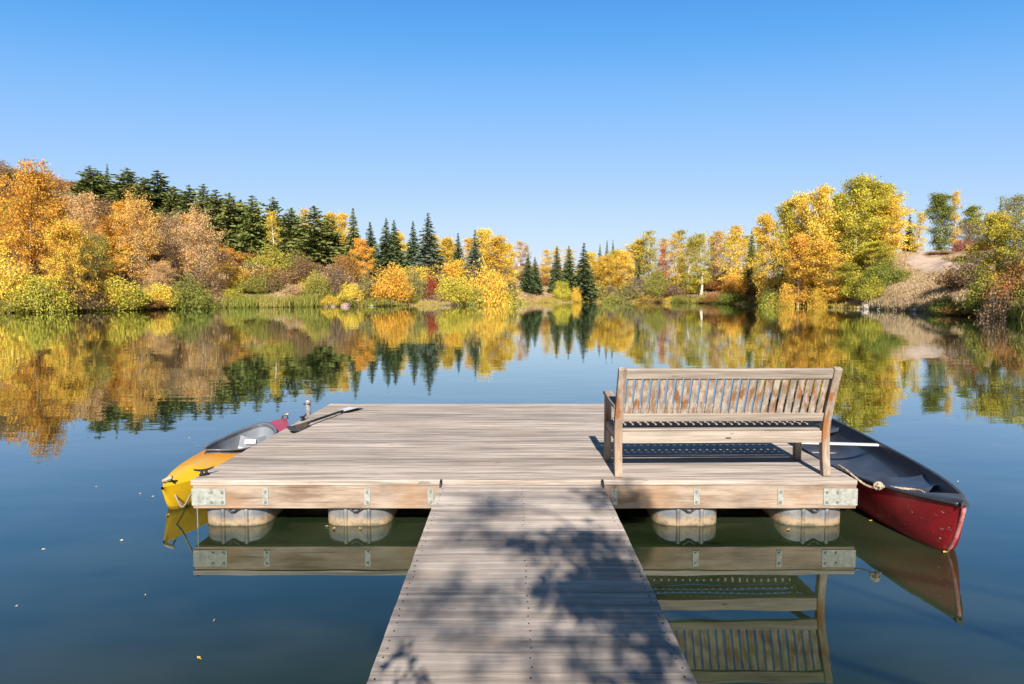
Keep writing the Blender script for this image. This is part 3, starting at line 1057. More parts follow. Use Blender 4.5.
pp = on_z(313.5, 413, DZ)
pipe = empty('mooring_pipe', (pp.x - .07, pp.y, 0))
tag(pipe, 'short grey steel mooring pipe rising beside the far left dock edge', 'mooring pipe')
MB().tube([(0, 0, -.9), (0, 0, .56)], .035, 14).build('pipe_body', M['pipe'], pipe, smooth=False)
MB().tube([(0, 0, .5602), (0, 0, .585)], [.042, .038], 14).build('cap', M['pipe'], pipe)
MB().tube([(-.055, -.01, .53), (.04, -.04, .535)], .009, 8).build('pin', M['iron'], pipe)

# ------------------------------------------------------------------ vegetation meshes
nr = np.random.default_rng(11)


def quad_mesh(name, ctr, u, v, mat):
    """one rhombic face per leaf clump"""
    n = len(ctr)
    co = np.empty((n, 4, 3))
    co[:, 0] = ctr - u; co[:, 1] = ctr - v * .8 + u * .1; co[:, 2] = ctr + u; co[:, 3] = ctr + v * .8 - u * .1
    me = bpy.data.meshes.new(name)
    me.vertices.add(n * 4)
    me.vertices.foreach_set('co', co.ravel())
    me.loops.add(n * 4)
    me.loops.foreach_set('vertex_index', np.arange(n * 4))
    me.polygons.add(n)
    me.polygons.foreach_set('loop_start', np.arange(n) * 4)
    me.materials.append(mat)
    me.update(calc_edges=True)
    return me


def rand_dirs(n):
    a = nr.normal(size=(n, 3))
    return a / np.linalg.norm(a, axis=1, keepdims=True)


def leaves(ctr, size, mat, name, flat=0.0, jitter=.35):
    n = len(ctr)
    u = rand_dirs(n)
    w = rand_dirs(n)
    v = np.cross(u, w)
    v /= np.linalg.norm(v, axis=1, keepdims=True)
    s = size * (1 + jitter * nr.normal(size=(n, 1)).clip(-1.5, 2))
    return quad_mesh(name, ctr, u * s * .5, v * s * .5, mat)


def trunk_mesh(name, mbuilder, mat):
    me = bpy.data.meshes.new(name)
    me.from_pydata(mbuilder.v, [], mbuilder.f)
    me.materials.append(mat)
    me.polygons.foreach_set('use_smooth', [True] * len(me.polygons))
    me.update()
    return me


def deciduous(h, w, seed, n_limb, clump_n, per, leaf, low=.22, shape=.8, bark='aspen_bark', tr=.016, spread=.11, stems=1, name='crown'):
    r = random.Random(seed)
    mb = MB()
    cl = []
    for s in range(stems):
        bx, by = (0, 0) if stems == 1 else (r.uniform(-.12, .12) * w, r.uniform(-.12, .12) * w)
        lx, ly = r.uniform(-.05, .05) * h + bx * 1.5, r.uniform(-.05, .05) * h + by * 1.5
        axis = lambda t_: Vector((bx + (lx - bx) * t_ + .018 * h * math.sin(5 * t_ + seed), by + (ly - by) * t_ + .018 * h * math.sin(4 * t_ + 2 * seed), t_ * h))
        ts = [0, .03, .15, .3, .45, .6, .75, .9, .97]
        rad = tr * h / math.sqrt(stems)
        mb.tube([axis(t_) for t_ in ts], [max(.012, rad * (1.25 - t_ * 1.2) * (1.35 if t_ == 0 else 1)) for t_ in ts], 7)
        for k in range(n_limb):
            t_ = low + (1 - low) * ((k + r.random()) / n_limb) ** 1.05 * .97
            prof = max(.12, math.sin(math.pi * min(1, ((t_ - low * .6) / (1 - low * .6)) ** shape)) ** .75)
            L = w * .5 * prof * r.uniform(.6, 1.12)
            az = k * 2.4 + r.uniform(-.6, .6)
            el = r.uniform(.15, .75) + .35 * t_
            p0 = axis(t_)
            d_ = Vector((math.cos(az) * math.cos(el), math.sin(az) * math.cos(el), math.sin(el)))
            pm = p0 + d_ * L * .5
            p1 = p0 + d_ * L + Vector((0, 0, .06 * L))
            p1.z = min(p1.z, h * 1.0)
            mb.tube([p0, pm, p1], [max(.014, rad * .42 * (1.05 - t_)), max(.01, rad * .22 * (1.05 - t_)), .006], 5)
            for q in (.42, .7, 1.0):
                c = lerp(p0, p1, q) + Vector((r.gauss(0, 1), r.gauss(0, 1), r.gauss(0, .8))) * w * .045
                cl.append((c, (.75 + .5 * r.random()) * spread * w))
                if q > .6:       # side twig
                    sd_ = Vector((r.gauss(0, 1), r.gauss(0, 1), r.gauss(.2, .6))).normalized() * w * .13
                    mb.tube([lerp(p0, p1, q - .15), c + sd_], [.014, .006], 4)
                    cl.append((c + sd_, (.6 + .5 * r.random()) * spread * w))
        cl.append((axis(.97), spread * w * .7))
    r.shuffle(cl)
    cl = cl[:clump_n]
    pts = []
    for c, s in cl:
        n = int(per * r.uniform(.6, 1.3))
        g = nr.normal(size=(n, 3)) * s * np.array([1, 1, .72])
        pts.append(np.array(c) + g)
    pts = np.concatenate(pts)
    pts = pts[pts[:, 2] > h * .03]
    return leaves(pts, leaf, M['leafy'], name), trunk_mesh('trunk', mb, M[bark]), h, w


def conifer(h, w, seed, whorls, per, droop=.35, rough=.15, gap=.0, power=.85, top_round=0.0):
    r = random.Random(seed)
    mb = MB()
    mb.tube([(0, 0, 0), (0, 0, h * .1), (0.01 * h, 0, h * .5), (0, 0, h * .985)], [.022 * h, .017 * h, .011 * h, .003 * h], 7)
    C, U, V = [], [], []
    for i in range(whorls):
        t_ = .07 + .92 * (i / (whorls - 1))
        z = t_ * h
        prof = (1 - t_) ** power + top_round * math.sin(math.pi * t_)
        if t_ < .16: prof *= .75 + 1.5 * (t_ - .07)
        Lw = max(.006 * h, w * .5 * prof)
        nb = max(3, int(3 + 8 * (1 - t_)))
        lob = [r.uniform(.72, 1.25) for _ in range(5)] if i % 4 == 0 or i == 0 else lob
        for k in range(nb):
            if r.random() < gap: continue
            az = 2 * math.pi * (k + .5 * (i % 2)) / nb + r.uniform(-.3, .3)
            L = Lw * (1 + rough * r.gauss(0, 1)) * (lob[k % 5] if rough > .2 else 1)
            if L <= 0.02: continue
            dr = droop * r.uniform(.6, 1.3)
            out = np.array([math.cos(az), math.sin(az), 0])
            z = (t_ + r.uniform(-.5, .5) * .92 / whorls * (1.0 if rough > .2 else .6)) * h
            sd = np.array([-math.sin(az), math.cos(az), 0])
            rise = .25 if t_ > .75 else 0
            if L > .5 and i % 2 == 0:
                mb.tube([(0, 0, z), tuple(out * L * .6 + np.array([0, 0, z - dr * L * .35]))], [.03, .01], 4)
            m = max(3, int(per * (.35 + .65 * L / (w * .5))))
            for q in range(m):
                f_ = (q + r.random()) / m
                f_ = f_ ** .8
                zz = z - dr * L * f_ + rise * L * f_ + .10 * L * f_ * f_ + r.gauss(0, .03) * L
                lat = r.gauss(0, .20) * L * (1.1 - f_) + r.gauss(0, .06)
                C.append(out * (L * f_) + sd * lat + np.array([0, 0, zz]))
                ln = (.24 + .14 * r.random()) * (.42 + .75 * min(1, L / (w * .5))) * h / 12
                dd = out * .8 + sd * (.9 * math.copysign(1, lat) * r.random()) + np.array([0, 0, r.uniform(-.45, .25)])
                dd /= np.linalg.norm(dd)
                U.append(dd * ln)
                vv = np.cross(dd, np.array([r.gauss(0, 1), r.gauss(0, 1), r.gauss(0, .8)]))
                vv /= np.linalg.norm(vv)
                V.append(vv * ln * .62)
    C.append(np.array([0, 0, h * .99])); U.append(np.array([0, 0, h * .025])); V.append(np.array([.03, 0, 0]))
    return quad_mesh('crown', np.array(C), np.array(U), np.array(V), M['needle']), trunk_mesh('trunk', mb, M['bark']), h, w


def shrub(h, w, seed, clumps, per, leaf, bare=0.0):
    r = random.Random(seed)
    mb = MB()
    pts = []
    for k in range(clumps):
        az = r.uniform(0, 2 * math.pi)
        rr = math.sqrt(r.random())
        top = h * (1 - .70 * rr ** 2.0) * r.uniform(.55, 1.12)
        x, y_ = math.cos(az) * rr * w * .5, math.sin(az) * rr * w * .5
        q0 = Vector((x * .25, y_ * .25, 0)); q2 = Vector((x, y_, top * .93))
        q1 = lerp(q0, q2, .5) + Vector((x * .12, y_ * .12, 0))
        mb.tube([q0, q1, q2], [.03, .022, .008], 4)
        if bare:
            for b_ in range(int(7 * bare)):
                f_ = r.uniform(.35, 1)
                s_ = lerp(q1, q2, f_)
                e_ = s_ + Vector((r.gauss(0, .3), r.gauss(0, .3), r.uniform(.15, .6))) * h * .22
                mb.tube([s_, e_], [.014, .005], 3)
        lev = [1.0, .72, .45] if rr > .35 else [1.0, .7]
        for f_ in lev:
            n = int(per * (1 - .25 * (1 - f_)))
            c = np.array([x * (.35 + .65 * f_), y_ * (.35 + .65 * f_), top * f_ * .93])
            pts.append(c + nr.normal(size=(n, 3)) * np.array([w * .075, w * .075, h * .075]))
    pts = np.concatenate(pts)
    pts = pts[pts[:, 2] > .05]
    return leaves(pts, leaf, M['leafy'], 'foliage'), trunk_mesh('stems', mb, M['twig']), h, w


KINDS = {
    'aspen': [deciduous(13, 5.2, s, 40, 150, 115, .165, low=.12, spread=.080) for s in (1, 2, 3, 4)],
    'poplar': [deciduous(13, 3.6, s, 28, 95, 58, .155, low=.16, spread=.115) for s in (11, 12, 13)],
    'cottonwood': [deciduous(15, 11, s, 46, 215, 105, .20, low=.05, shape=.75, bark='twig', tr=.02, spread=.046, stems=2) for s in (21, 22)],
    'sparse': [deciduous(10, 6.5, s, 26, 130, 80, .13, low=.10, bark='pale_bark', tr=.013, spread=.06, stems=2) for s in (31, 32, 33)],
    'spruce': [conifer(12, 4.8, s, 40, 22, .42, .16) for s in (41, 42, 43)],
    'fir': [conifer(12, 5.0, s, 40, 24, .22, .30, .08, .62, .22) for s in (51, 52, 53, 54, 55, 56)],
    'shrub': [shrub(3, 4.2, s, 64, 70, .115) for s in (61, 62, 63)],
    'brush': [shrub(3.2, 3.8, s, 60, 9, .16, 1.0) for s in (71, 72)],
}
NAMES = {'aspen': 'aspen_tree', 'poplar': 'poplar_tree', 'cottonwood': 'cottonwood_tree', 'sparse': 'autumn_tree', 'spruce': 'spruce_tree', 'fir': 'fir_tree', 'shrub': 'shrub', 'brush': 'twiggy_shrub'}
PAL = {
    'gold': (.82, .52, .055, .2), 'orange': (.80, .41, .045, .1), 'peach': (.74, .45, .19, .1), 'tan': (.56, .38, .19, .1), 'deepgold': (.78, .45, .05, .2), 'peachgold': (.80, .45, .11, .12),
    'yellow': (.88, .62, .075, .15), 'lime': (.54, .46, .06, .45), 'olive': (.36, .32, .07, .5), 'green': (.24, .26, .045, .4),
    'rust': (.44, .20, .06, .3), 'red': (.40, .06, .035, .1), 'brown': (.26, .15, .075, .2), 'grey': (.30, .22, .17, .1),
    'pink': (.44, .17, .13, .1), 'yellowgreen': (.70, .56, .06, .75), 'scarlet': (.62, .17, .035, .1),
    'spruce': (.12, .155, .06, .35), 'blue': (.165, .21, .14, .25), 'fir': (.22, .235, .06, .3), 'darkfir': (.15, .17, .05, .35),
}
count = {}


def place(kind, px, ytop, d, wpx, colr, label, group, sink=0.1, ybase=None, lean=0.0):
    """a plant at pixel column px, d metres away, whose tip reaches row ytop"""
    top = on_y(px, ytop, d)
    x = top.x
    if ybase is not None: zb = on_y(px, ybase, d).z
    else: zb = terrain(x, d) - sink
    hh = max(.5, top.z - zb)
    if kind not in ('spruce', 'fir'): hh *= .955
    ww = wpx / F * d * (1.3 if kind == 'spruce' else 1.4 if kind == 'fir' else 1)
    i = count.get(kind, 0); count[kind] = i + 1
    cm, tm, h, w = KINDS[kind][(i * 7 + int(px)) % len(KINDS[kind])]
    shrubby = kind in ('shrub', 'brush')
    root = empty(NAMES[kind], (x, d, zb), rng.uniform(0, 6.28))
    root.scale = (ww / w, ww / w, hh / h)
    root.rotation_euler.x = lean
    c = bpy.data.objects.new('foliage' if shrubby else 'crown', cm)
    s = bpy.data.objects.new('stems' if shrubby else 'trunk', tm)
    base = PAL[colr]
    j = rng.uniform(.9, 1.1)
    c.color = (base[0] * j, base[1] * j * rng.uniform(.95, 1.05), base[2] * j, base[3])
    for o in (c, s):
        COL.objects.link(o)
        o.parent = root
    tag(root, label, 'shrub' if shrubby else 'tree', group)
    return root


G1 = 'golden trees on the left shore'
G2 = 'dark firs along the left hillside'
G3 = 'spruces along the far shore'
G4 = 'yellow aspens on the right point'
G5 = 'shrubs along the shore'
G6 = 'trees along the far shore'
G7 = 'trees on the right rise'
T = [
    # --- left shore, big golden trees
    ('cottonwood', -28, 190, 61, 70, 'gold', 'golden tree cut off by the left edge of the view', G1),
    ('cottonwood', 24, 167, 64, 66, 'orange', 'tallest orange gold tree at the far left of the shore', G1),
    ('cottonwood', 62, 222, 62, 52, 'gold', 'lower golden tree just right of the tallest orange one', G1),
    ('sparse', 80, 192, 76, 40, 'peach', 'pale peach thin crowned tree behind the golden trees on the left', G1),
    ('sparse', 92, 232, 68, 34, 'olive', 'olive brown half bare tree with pale stems near the left shore', G1),
    ('aspen', 117, 199, 80, 34, 'orange', 'bright orange upright tree between two pale peach ones on the left', G1),
    ('sparse', 143, 196, 77, 46, 'peachgold', 'pale peach tree with a forked white trunk on the left shore', G1),
    ('sparse', 166, 214, 84, 40, 'tan', 'middle one of the pale peach trees below the firs', G1),
    ('sparse', 184, 213, 86, 40, 'peachgold', 'pale peach tree with orange top below the widest firs', G1),
    ('sparse', 206, 211, 79, 44, 'peach', 'rightmost of the tall pale peach trees on the left shore', G1),
    ('sparse', 157, 262, 74, 34, 'peach', 'short peach pink tree behind the yellow green lakeside shrub', G1),
    ('sparse', 217, 250, 84, 34, 'tan', 'tan brown thin tree at the foot of the firs', G1),
    # --- left shore shrubs
    ('shrub', 8, 252, 60, 46, 'yellow', 'large yellow shrub at the left edge of the shore', G5),
    ('shrub', 44, 268, 60.5, 44, 'lime', 'yellow green shrub in front of the golden trees', G5),
    ('shrub', 20, 284, 59.5, 40, 'yellowgreen', 'low yellow green shrub by the tan reeds on the left', G5),
    ('shrub', 122, 276, 67, 50, 'yellowgreen', 'wide bright yellow green shrub below the orange upright tree', G5),
    ('brush', 90, 268, 66, 26, 'brown', 'brown twiggy shrub with pale stems left of the bright shrub', G5),
    ('shrub', 187, 276, 73, 44, 'green', 'dark green shrub at the water below the peach trees', G5),
    ('brush', 200, 258, 78, 36, 'brown', 'brown twiggy shrub behind the dark green one', G5),
    ('shrub', 232, 286, 80, 30, 'lime', 'small lime shrub beside the yellow green reeds', G5),
    ('shrub', 252, 259, 91, 24, 'green', 'round green shrub high on the bank under the firs', G5),
    ('shrub', 263, 265, 89, 34, 'rust', 'rusty orange shrub on the bank above the reeds', G5),
    ('shrub', 245, 270, 88, 24, 'orange', 'orange yellow shrub left of the rusty one on the bank', G5),
    ('shrub', 250, 280, 86, 36, 'olive', 'olive shrub behind the yellow green reeds', G5),
    ('brush', 275, 276, 87, 34, 'brown', 'brown twiggy shrub below the rusty one', G5),
    ('shrub', 296, 282, 86, 26, 'tan', 'tan shrub on the grassy bank below the pair of firs', G5),
    ('shrub', 318, 272, 88, 30, 'olive', 'olive yellow shrub right of the grassy bank', G5),
    ('brush', 336, 258, 90, 34, 'brown', 'tall reddish brown twiggy shrub in front of the tall firs', G5),
    ('shrub', 345, 250, 98, 28, 'rust', 'rusty shrub high between the tall firs', G5),
    ('shrub', 350, 280, 89.5, 26, 'yellow', 'golden yellow low shrub at the pink rocks', G5),
    ('brush', 366, 268, 91, 30, 'olive', 'olive brown twiggy shrub left of the orange shrub', G5),
    ('shrub', 390, 266, 92, 42, 'orange', 'wide orange shrub in front of the twin spruces', G5),
    ('brush', 412, 264, 97, 26, 'olive', 'grey olive twiggy shrub left of the biggest blue spruce', G5),
    ('brush', 421, 274, 95, 24, 'olive', 'olive shrub just left of the red one', G5),
    ('shrub', 430, 274, 95.5, 17, 'red', 'bright red shrub under the biggest blue spruce', G5),
    ('shrub', 455, 272, 96, 40, 'yellowgreen', 'yellow green shrub right of the red one', G5),
    ('shrub', 488, 264, 98, 42, 'gold', 'large golden orange shrub left of the bare grassy bank', G5),
    ('shrub', 474, 284, 96, 26, 'olive', 'dark olive shrub between the yellow green and golden shrubs', G5),
    ('shrub', 512, 292, 112, 14, 'lime', 'small lime shrub at the foot of the bare grassy bank', G5),
    # --- left hillside firs
    ('fir', 90, 166, 113, 24, 'fir', 'leftmost broad fir on the hill crest', G2),
    ('spruce', 107, 164, 120, 13, 'darkfir', 'slim pointed spruce between the two leftmost broad firs', G2),
    ('fir', 127, 168, 112, 28, 'fir', 'broad dark fir just right of the slim pointed spruce', G2),
    ('fir', 143, 177, 110, 22, 'fir', 'lower fir between two broad dark ones on the crest', G2),
    ('fir', 157, 170, 111, 30, 'darkfir', 'broad double topped fir at the middle of the hill crest', G2),
    ('fir', 174, 186, 108, 24, 'fir', 'grey green fir right of the broad double topped one', G2),
    ('fir', 189, 185, 107, 24, 'darkfir', 'dark fir above the pale peach trees', G2),
    ('fir', 203, 184, 106, 26, 'fir', 'full dark fir over the rightmost peach tree', G2),
    ('fir', 216, 190, 104, 26, 'darkfir', 'dark rounded fir where the crest starts to drop', G2),
    ('fir', 229, 193, 101, 26, 'fir', 'narrow topped fir with low hanging boughs over the tan tree', G2),
    ('fir', 240, 200, 104, 24, 'darkfir', 'dark fir filling the gap left of the white trunked one', G2),
    ('fir', 252, 195, 100, 28, 'fir', 'fir with pale bare lower trunk above the green shrub', G2),
    ('fir', 273, 197, 108, 20, 'darkfir', 'dark pointed fir behind the narrow yellow tree', G2),
    ('fir', 291, 208, 100, 26, 'fir', 'left one of the pair of firs above the grassy bank', G2),
    ('fir', 314, 206, 99, 32, 'fir', 'right and fuller one of the pair of firs above the grassy bank', G2),
    ('fir', 328, 216, 104, 22, 'darkfir', 'shadowy fir behind the fuller one of the pair', G2),
    ('spruce', 353, 208, 101, 24, 'fir', 'tall narrow dark spruce left of the orange slim tree', G2),
    # --- yellow among the firs
    ('poplar', 272, 208, 98, 17, 'yellow', 'narrow bright yellow tree squeezed between the firs', G6),
    ('poplar', 305, 206, 112, 18, 'yellow', 'yellow top peeping over the pair of firs', G6),
    ('aspen', 328, 212, 112, 22, 'yellow', 'bright yellow crown left of the tall narrow spruce', G6),
    ('aspen', 342, 212, 113, 22, 'yellow', 'second bright yellow crown touching the tall narrow spruce', G6),
    ('aspen', 364, 238, 97, 22, 'orange', 'slim orange gold tree in front of the tall narrow spruce', G6),
    ('aspen', 400, 232, 114, 20, 'yellow', 'pale yellow crown showing between the twin spruces and the next', G6),
    ('aspen', 447, 236, 108, 24, 'yellow', 'yellow tree just right of the biggest blue spruce', G6),
    ('aspen', 484, 227, 108, 26, 'yellow', 'tall yellow tree behind the blue spruce near the bare bank', G6),
    ('aspen', 497, 234, 106, 30, 'gold', 'full golden tree at the left of the bare grassy bank', G6),
    # --- far shore spruces
    ('spruce', 370, 222, 104, 22, 'spruce', 'short topped spruce right of the slim orange tree', G3),
    ('spruce', 386, 218, 101, 24, 'spruce', 'left one of the twin spruces behind the wide orange shrub', G3),
    ('spruce', 394, 220, 103, 24, 'spruce', 'right one of the twin spruces behind the wide orange shrub', G3),
    ('spruce', 413, 221, 104, 20, 'spruce', 'slender spruce leaning against the biggest blue spruce', G3),
    ('spruce', 428, 213, 101, 33, 'blue', 'biggest blue green spruce with a perfect cone shape', G3),
    ('spruce', 458, 233, 107, 17, 'spruce', 'slim dark spruce between two yellow trees', G3),
    ('spruce', 475, 230, 101, 25, 'blue', 'blue green spruce in front of the tall yellow tree', G3),
    ('spruce', 528, 254, 117, 16, 'spruce', 'left one of two spruces standing before the bare grassy bank', G3),
    ('spruce', 535, 257, 118, 15, 'spruce', 'right one of two spruces standing before the bare grassy bank', G3),
    ('spruce', 557, 246, 121, 16, 'spruce', 'leftmost of the three spruces right of the bare bank', G3),
    ('spruce', 569, 246, 121, 19, 'spruce', 'middle of the three spruces right of the bare bank', G3),
    ('spruce', 584, 243, 121, 24, 'spruce', 'rightmost and widest of the three spruces right of the bare bank', G3),
    ('spruce', 600, 244, 140, 9, 'darkfir', 'leftmost thin spruce tip above the round golden tree', G3),
    ('spruce', 607, 240, 140, 9, 'darkfir', 'second thin spruce tip above the round golden tree', G3),
    ('spruce', 613, 240, 140, 9, 'darkfir', 'rightmost thin spruce tip above the round golden tree', G3),
    ('spruce', 639, 254, 128, 10, 'darkfir', 'small dark spruce inside the tall green gold poplar', G3),
    ('spruce', 752, 228, 116, 13, 'spruce', 'slender spruce just left of the big yellow aspen clump', G3),
    # --- far shore broadleaf
    ('poplar', 520, 240, 138, 16, 'peach', 'pale orange thin tree on top of the bare grassy bank', G6),
    ('poplar', 527, 244, 136, 9, 'tan', 'nearly bare tan tree on top of the bare grassy bank', G6),
    ('poplar', 549, 256, 136, 12, 'tan', 'small bare tan tree between the spruces', G6),
    ('shrub', 562, 278, 117.5, 18, 'yellowgreen', 'yellow green shrub at the feet of the leftmost of three spruces', G5),
    ('shrub', 576, 285, 118.5, 10, 'gold', 'small golden shrub between the middle and widest spruce', G5),
    ('cottonwood', 606, 255, 126, 36, 'gold', 'round golden tree right of the three spruces', G6),
    ('aspen', 625, 250, 128, 24, 'yellow', 'yellow tree right of the round golden one', G6),
    ('sparse', 608, 286, 123.5, 20, 'grey', 'grey pink low bush in front of the round golden tree', G6),
    ('aspen', 636, 240, 132, 22, 'yellowgreen', 'thin yellow green tree left of the tallest poplar', G6),
    ('poplar', 650, 228, 128, 26, 'yellowgreen', 'tallest green gold poplar at the middle of the far shore', G6),
    ('poplar', 663, 246, 124, 13, 'scarlet', 'slim orange red tree beside the tallest poplar', G6),
    ('brush', 638, 272, 121, 20, 'grey', 'grey purple twiggy shrub on the far shore', G5),
    ('shrub', 657, 268, 120, 28, 'olive', 'olive shrub below the slim orange red tree', G5),
    ('brush', 671, 282, 118, 18, 'brown', 'small brown twiggy shrub left of the green reeds', G5),
    ('poplar', 678, 231, 121, 22, 'gold', 'orange gold thin poplar left of the white trunked aspen', G6),
    ('poplar', 690, 234, 119, 22, 'lime', 'pale green poplar left of the white trunked aspen', G6),
    ('poplar', 701, 230, 117.5, 22, 'yellowgreen', 'aspen with the brightest white trunk by the green reeds', G6),
    ('poplar', 712, 240, 122, 16, 'lime', 'thin lime tree right of the bright white trunk', G6),
    ('poplar', 718, 228, 120, 17, 'peach', 'pale orange slim tree right of the bright white trunk', G6),
    ('poplar', 731, 226, 116, 26, 'yellow', 'tall yellow aspen above the round orange shrub', G6),
    ('poplar', 742, 236, 117, 18, 'yellow', 'yellow aspen left of the slender spruce', G6),
    ('poplar', 760, 236, 112, 16, 'lime', 'pale green thin tree right of the slender spruce', G6),
    ('shrub', 738, 272, 107, 32, 'orange', 'round orange shrub at the far shore below the yellow aspens', G5),
    ('shrub', 754, 272, 106, 16, 'rust', 'dark rusty shrub right of the round orange one', G5),
    ('brush', 686, 274, 124, 26, 'brown', 'dark brown brush behind the white trunked aspen', G5),
    ('brush', 716, 276, 122, 26, 'rust', 'reddish brush behind the far shore poplars', G5),
    # --- aspen clump on the right point
    ('aspen', 770, 213, 92, 30, 'gold', 'leftmost golden aspen of the big clump', G4),
    ('aspen', 786, 200, 92, 32, 'yellowgreen', 'yellow green aspen second from the left in the big clump', G4),
    ('aspen', 802, 190, 90, 30, 'yellow', 'dark stemmed golden aspen third from the left in the big clump', G4),
    ('aspen', 820, 186, 86, 36, 'yellow', 'brightest golden aspen at the middle of the big clump', G4),
    ('aspen', 840, 190, 90, 32, 'yellowgreen', 'light yellow aspen behind the tallest one', G4),
    ('aspen', 858, 176, 84, 44, 'yellowgreen', 'tallest yellow green aspen of the big clump', G4),
    ('aspen', 876, 181, 85, 40, 'yellowgreen', 'second tallest aspen with pale trunk showing through', G4),
    ('aspen', 892, 198, 84, 32, 'yellow', 'rightmost yellow aspen beside the dirt track', G4),
    ('aspen', 800, 232, 84, 36, 'deepgold', 'lower orange gold aspen at the front left of the big clump', G4),
    ('aspen', 832, 240, 81, 38, 'gold', 'lower golden aspen with a white stem at the front of the clump', G4),
    ('aspen', 852, 262, 79, 32, 'lime', 'short lime aspen at the foot of the tallest one', G4),
    ('aspen', 882, 240, 79, 36, 'yellowgreen', 'low bushy yellow green aspen at the right of the clump', G4),
    ('shrub', 787, 287, 83.5, 18, 'deepgold', 'orange shrub hanging over the water under the aspens', G5),
    ('shrub', 818, 286, 81, 20, 'gold', 'golden orange shrub under the middle aspen', G5),
    ('shrub', 840, 284, 80, 20, 'deepgold', 'orange shrub at the foot of the short lime aspen', G5),
    ('shrub', 862, 272, 77, 34, 'yellowgreen', 'yellow green shrub right of the short lime aspen', G5),
    ('shrub', 884, 262, 74, 40, 'green', 'dark green shrub beside the dirt track', G5),
    ('shrub', 872, 276, 73, 26, 'lime', 'lime shrub leaning over the boulders left of the tan bank', G5),
    ('shrub', 900, 268, 74, 22, 'olive', 'olive shrub on the tan bank under the dirt track', G5),
    ('shrub', 770, 288, 88, 22, 'green', 'shadowed green shrub at the left foot of the clump', G5),
    # --- right rise
    ('spruce', 910, 214, 112, 14, 'darkfir', 'dark spruce sliver right of the yellow aspen clump', G7),
    ('poplar', 919, 210, 104, 17, 'yellow', 'thin yellow tree at the top of the dirt track', G7),
    ('aspen', 943, 193, 104, 30, 'green', 'green broad tree on top of the rise', G7),
    ('poplar', 958, 188, 103, 15, 'gold', 'slim golden tree against the sky on the rise', G7),
    ('aspen', 971, 205, 110, 22, 'green', 'dark green tree behind the grey bush on the rise', G7),
    ('sparse', 975, 220, 88, 36, 'grey', 'grey mauve half bare tree on the rise', G7),
    ('shrub', 964, 238, 86, 20, 'pink', 'dusty pink shrub left of the grey mauve tree', G7),
    ('shrub', 984, 240, 80, 18, 'red', 'red pink shrub right of the grey mauve tree', G7),
    ('spruce', 1001, 198, 100, 10, 'darkfir', 'thin spruce tip above the near green gold tree', G7),
    ('sparse', 1018, 194, 66, 40, 'olive', 'olive thin crowned tree at the right edge of the view', G7),
    ('cottonwood', 1008, 212, 51, 66, 'yellowgreen', 'big near green gold tree at the right edge of the lake', G7),
    ('cottonwood', 1056, 205, 47, 70, 'lime', 'large lime tree just past the right edge of the view', G7),
    ('shrub', 1014, 262, 46.5, 44, 'rust', 'rusty orange shrub hanging over the water at the right', G5),
    ('brush', 958, 262, 62, 40, 'rust', 'dark red brown twiggy shrub below the dirt track', G5),
    ('brush', 975, 252, 60, 36, 'brown', 'brown twiggy shrub right of the red brown one', G5),
    ('shrub', 940, 250, 83, 26, 'tan', 'tan shrub where the dirt track bends', G5),
    ('shrub', 988, 268, 50, 38, 'olive', 'dark olive shrub at the foot of the near green gold tree', G5),
    ('shrub', 1046, 270, 44, 50, 'olive', 'olive shrub at the right corner of the shore', G5),
    ('brush', 1000, 282, 46, 36, 'brown', 'low dark brown brush at the right waterline', G5),
]
for row in T:
    row = list(row)
    if row[0] in ('shrub', 'brush') and 315 < row[1] < 492: row[3] -= 2.6
    place(*row)

# scrub oak over the left hill, numbered from the left along each tier
ORD = ['first', 'second', 'third', 'fourth', 'fifth', 'sixth', 'seventh', 'eighth', 'ninth', 'tenth', 'eleventh', 'twelfth', 'thirteenth', 'fourteenth', 'fifteenth', 'sixteenth']
for tier, (d0, lo, hi, n, hm) in {'skyline': (158, -12, 150, 14, 4.0), 'upper': (142, -10, 150, 14, 4.2), 'middle': (126, -6, 150, 13, 3.8), 'lower': (104, 2, 150, 11, 3.4), 'bottom': (95, 4, 238, 14, 3.0)}.items():
    for k in range(n):
        px = lerp(lo, hi, k / (n - 1)) + rng.uniform(-3, 3)
        d = d0 + rng.uniform(-4, 4)
        x = (px - 512) / F * d
        z = terrain(x, d) + hm * rng.uniform(.75, 1.2)
        pr = Y0 - F * ((z - ZC) * math.cos(PITCH) + d * math.sin(PITCH)) / (d * math.cos(PITCH) - (z - ZC) * math.sin(PITCH))
        place('shrub' if rng.random() < .8 else 'brush', px, pr, d, rng.uniform(7.0, 9.5) / d * F, rng.choice(['rust', 'rust', 'orange', 'brown', 'rust', 'tan', 'brown', 'rust']),
              'rusty scrub oak, %s from left in the %s row of the left hill' % (ORD[k], tier), 'scrub oaks on the left hill')



def thicket(px0, px1, d0, d1, n, h0, h1, kinds, cols, where, group, wid=(4.5, 7.5), shore=False):
    for k in range(n):
        px = lerp(px0, px1, (k + .5) / n) + rng.uniform(-.3, .3) * (px1 - px0) / n
        d = rng.uniform(d0, d1)
        if shore:
            th_ = math.atan((px - 512) / F)
            d = (shore_r(th_) + d) * math.cos(th_)
        x = (px - 512) / F * d
        z = terrain(x, d) + rng.uniform(h0, h1)
        pr = Y0 - F * ((z - ZC) * math.cos(PITCH) + d * math.sin(PITCH)) / (d * math.cos(PITCH) - (z - ZC) * math.sin(PITCH))
        place(rng.choice(kinds), px, pr, d, rng.uniform(*wid) / d * F, rng.choice(cols), '%s from the left %s' % (ORD[k], where), group)


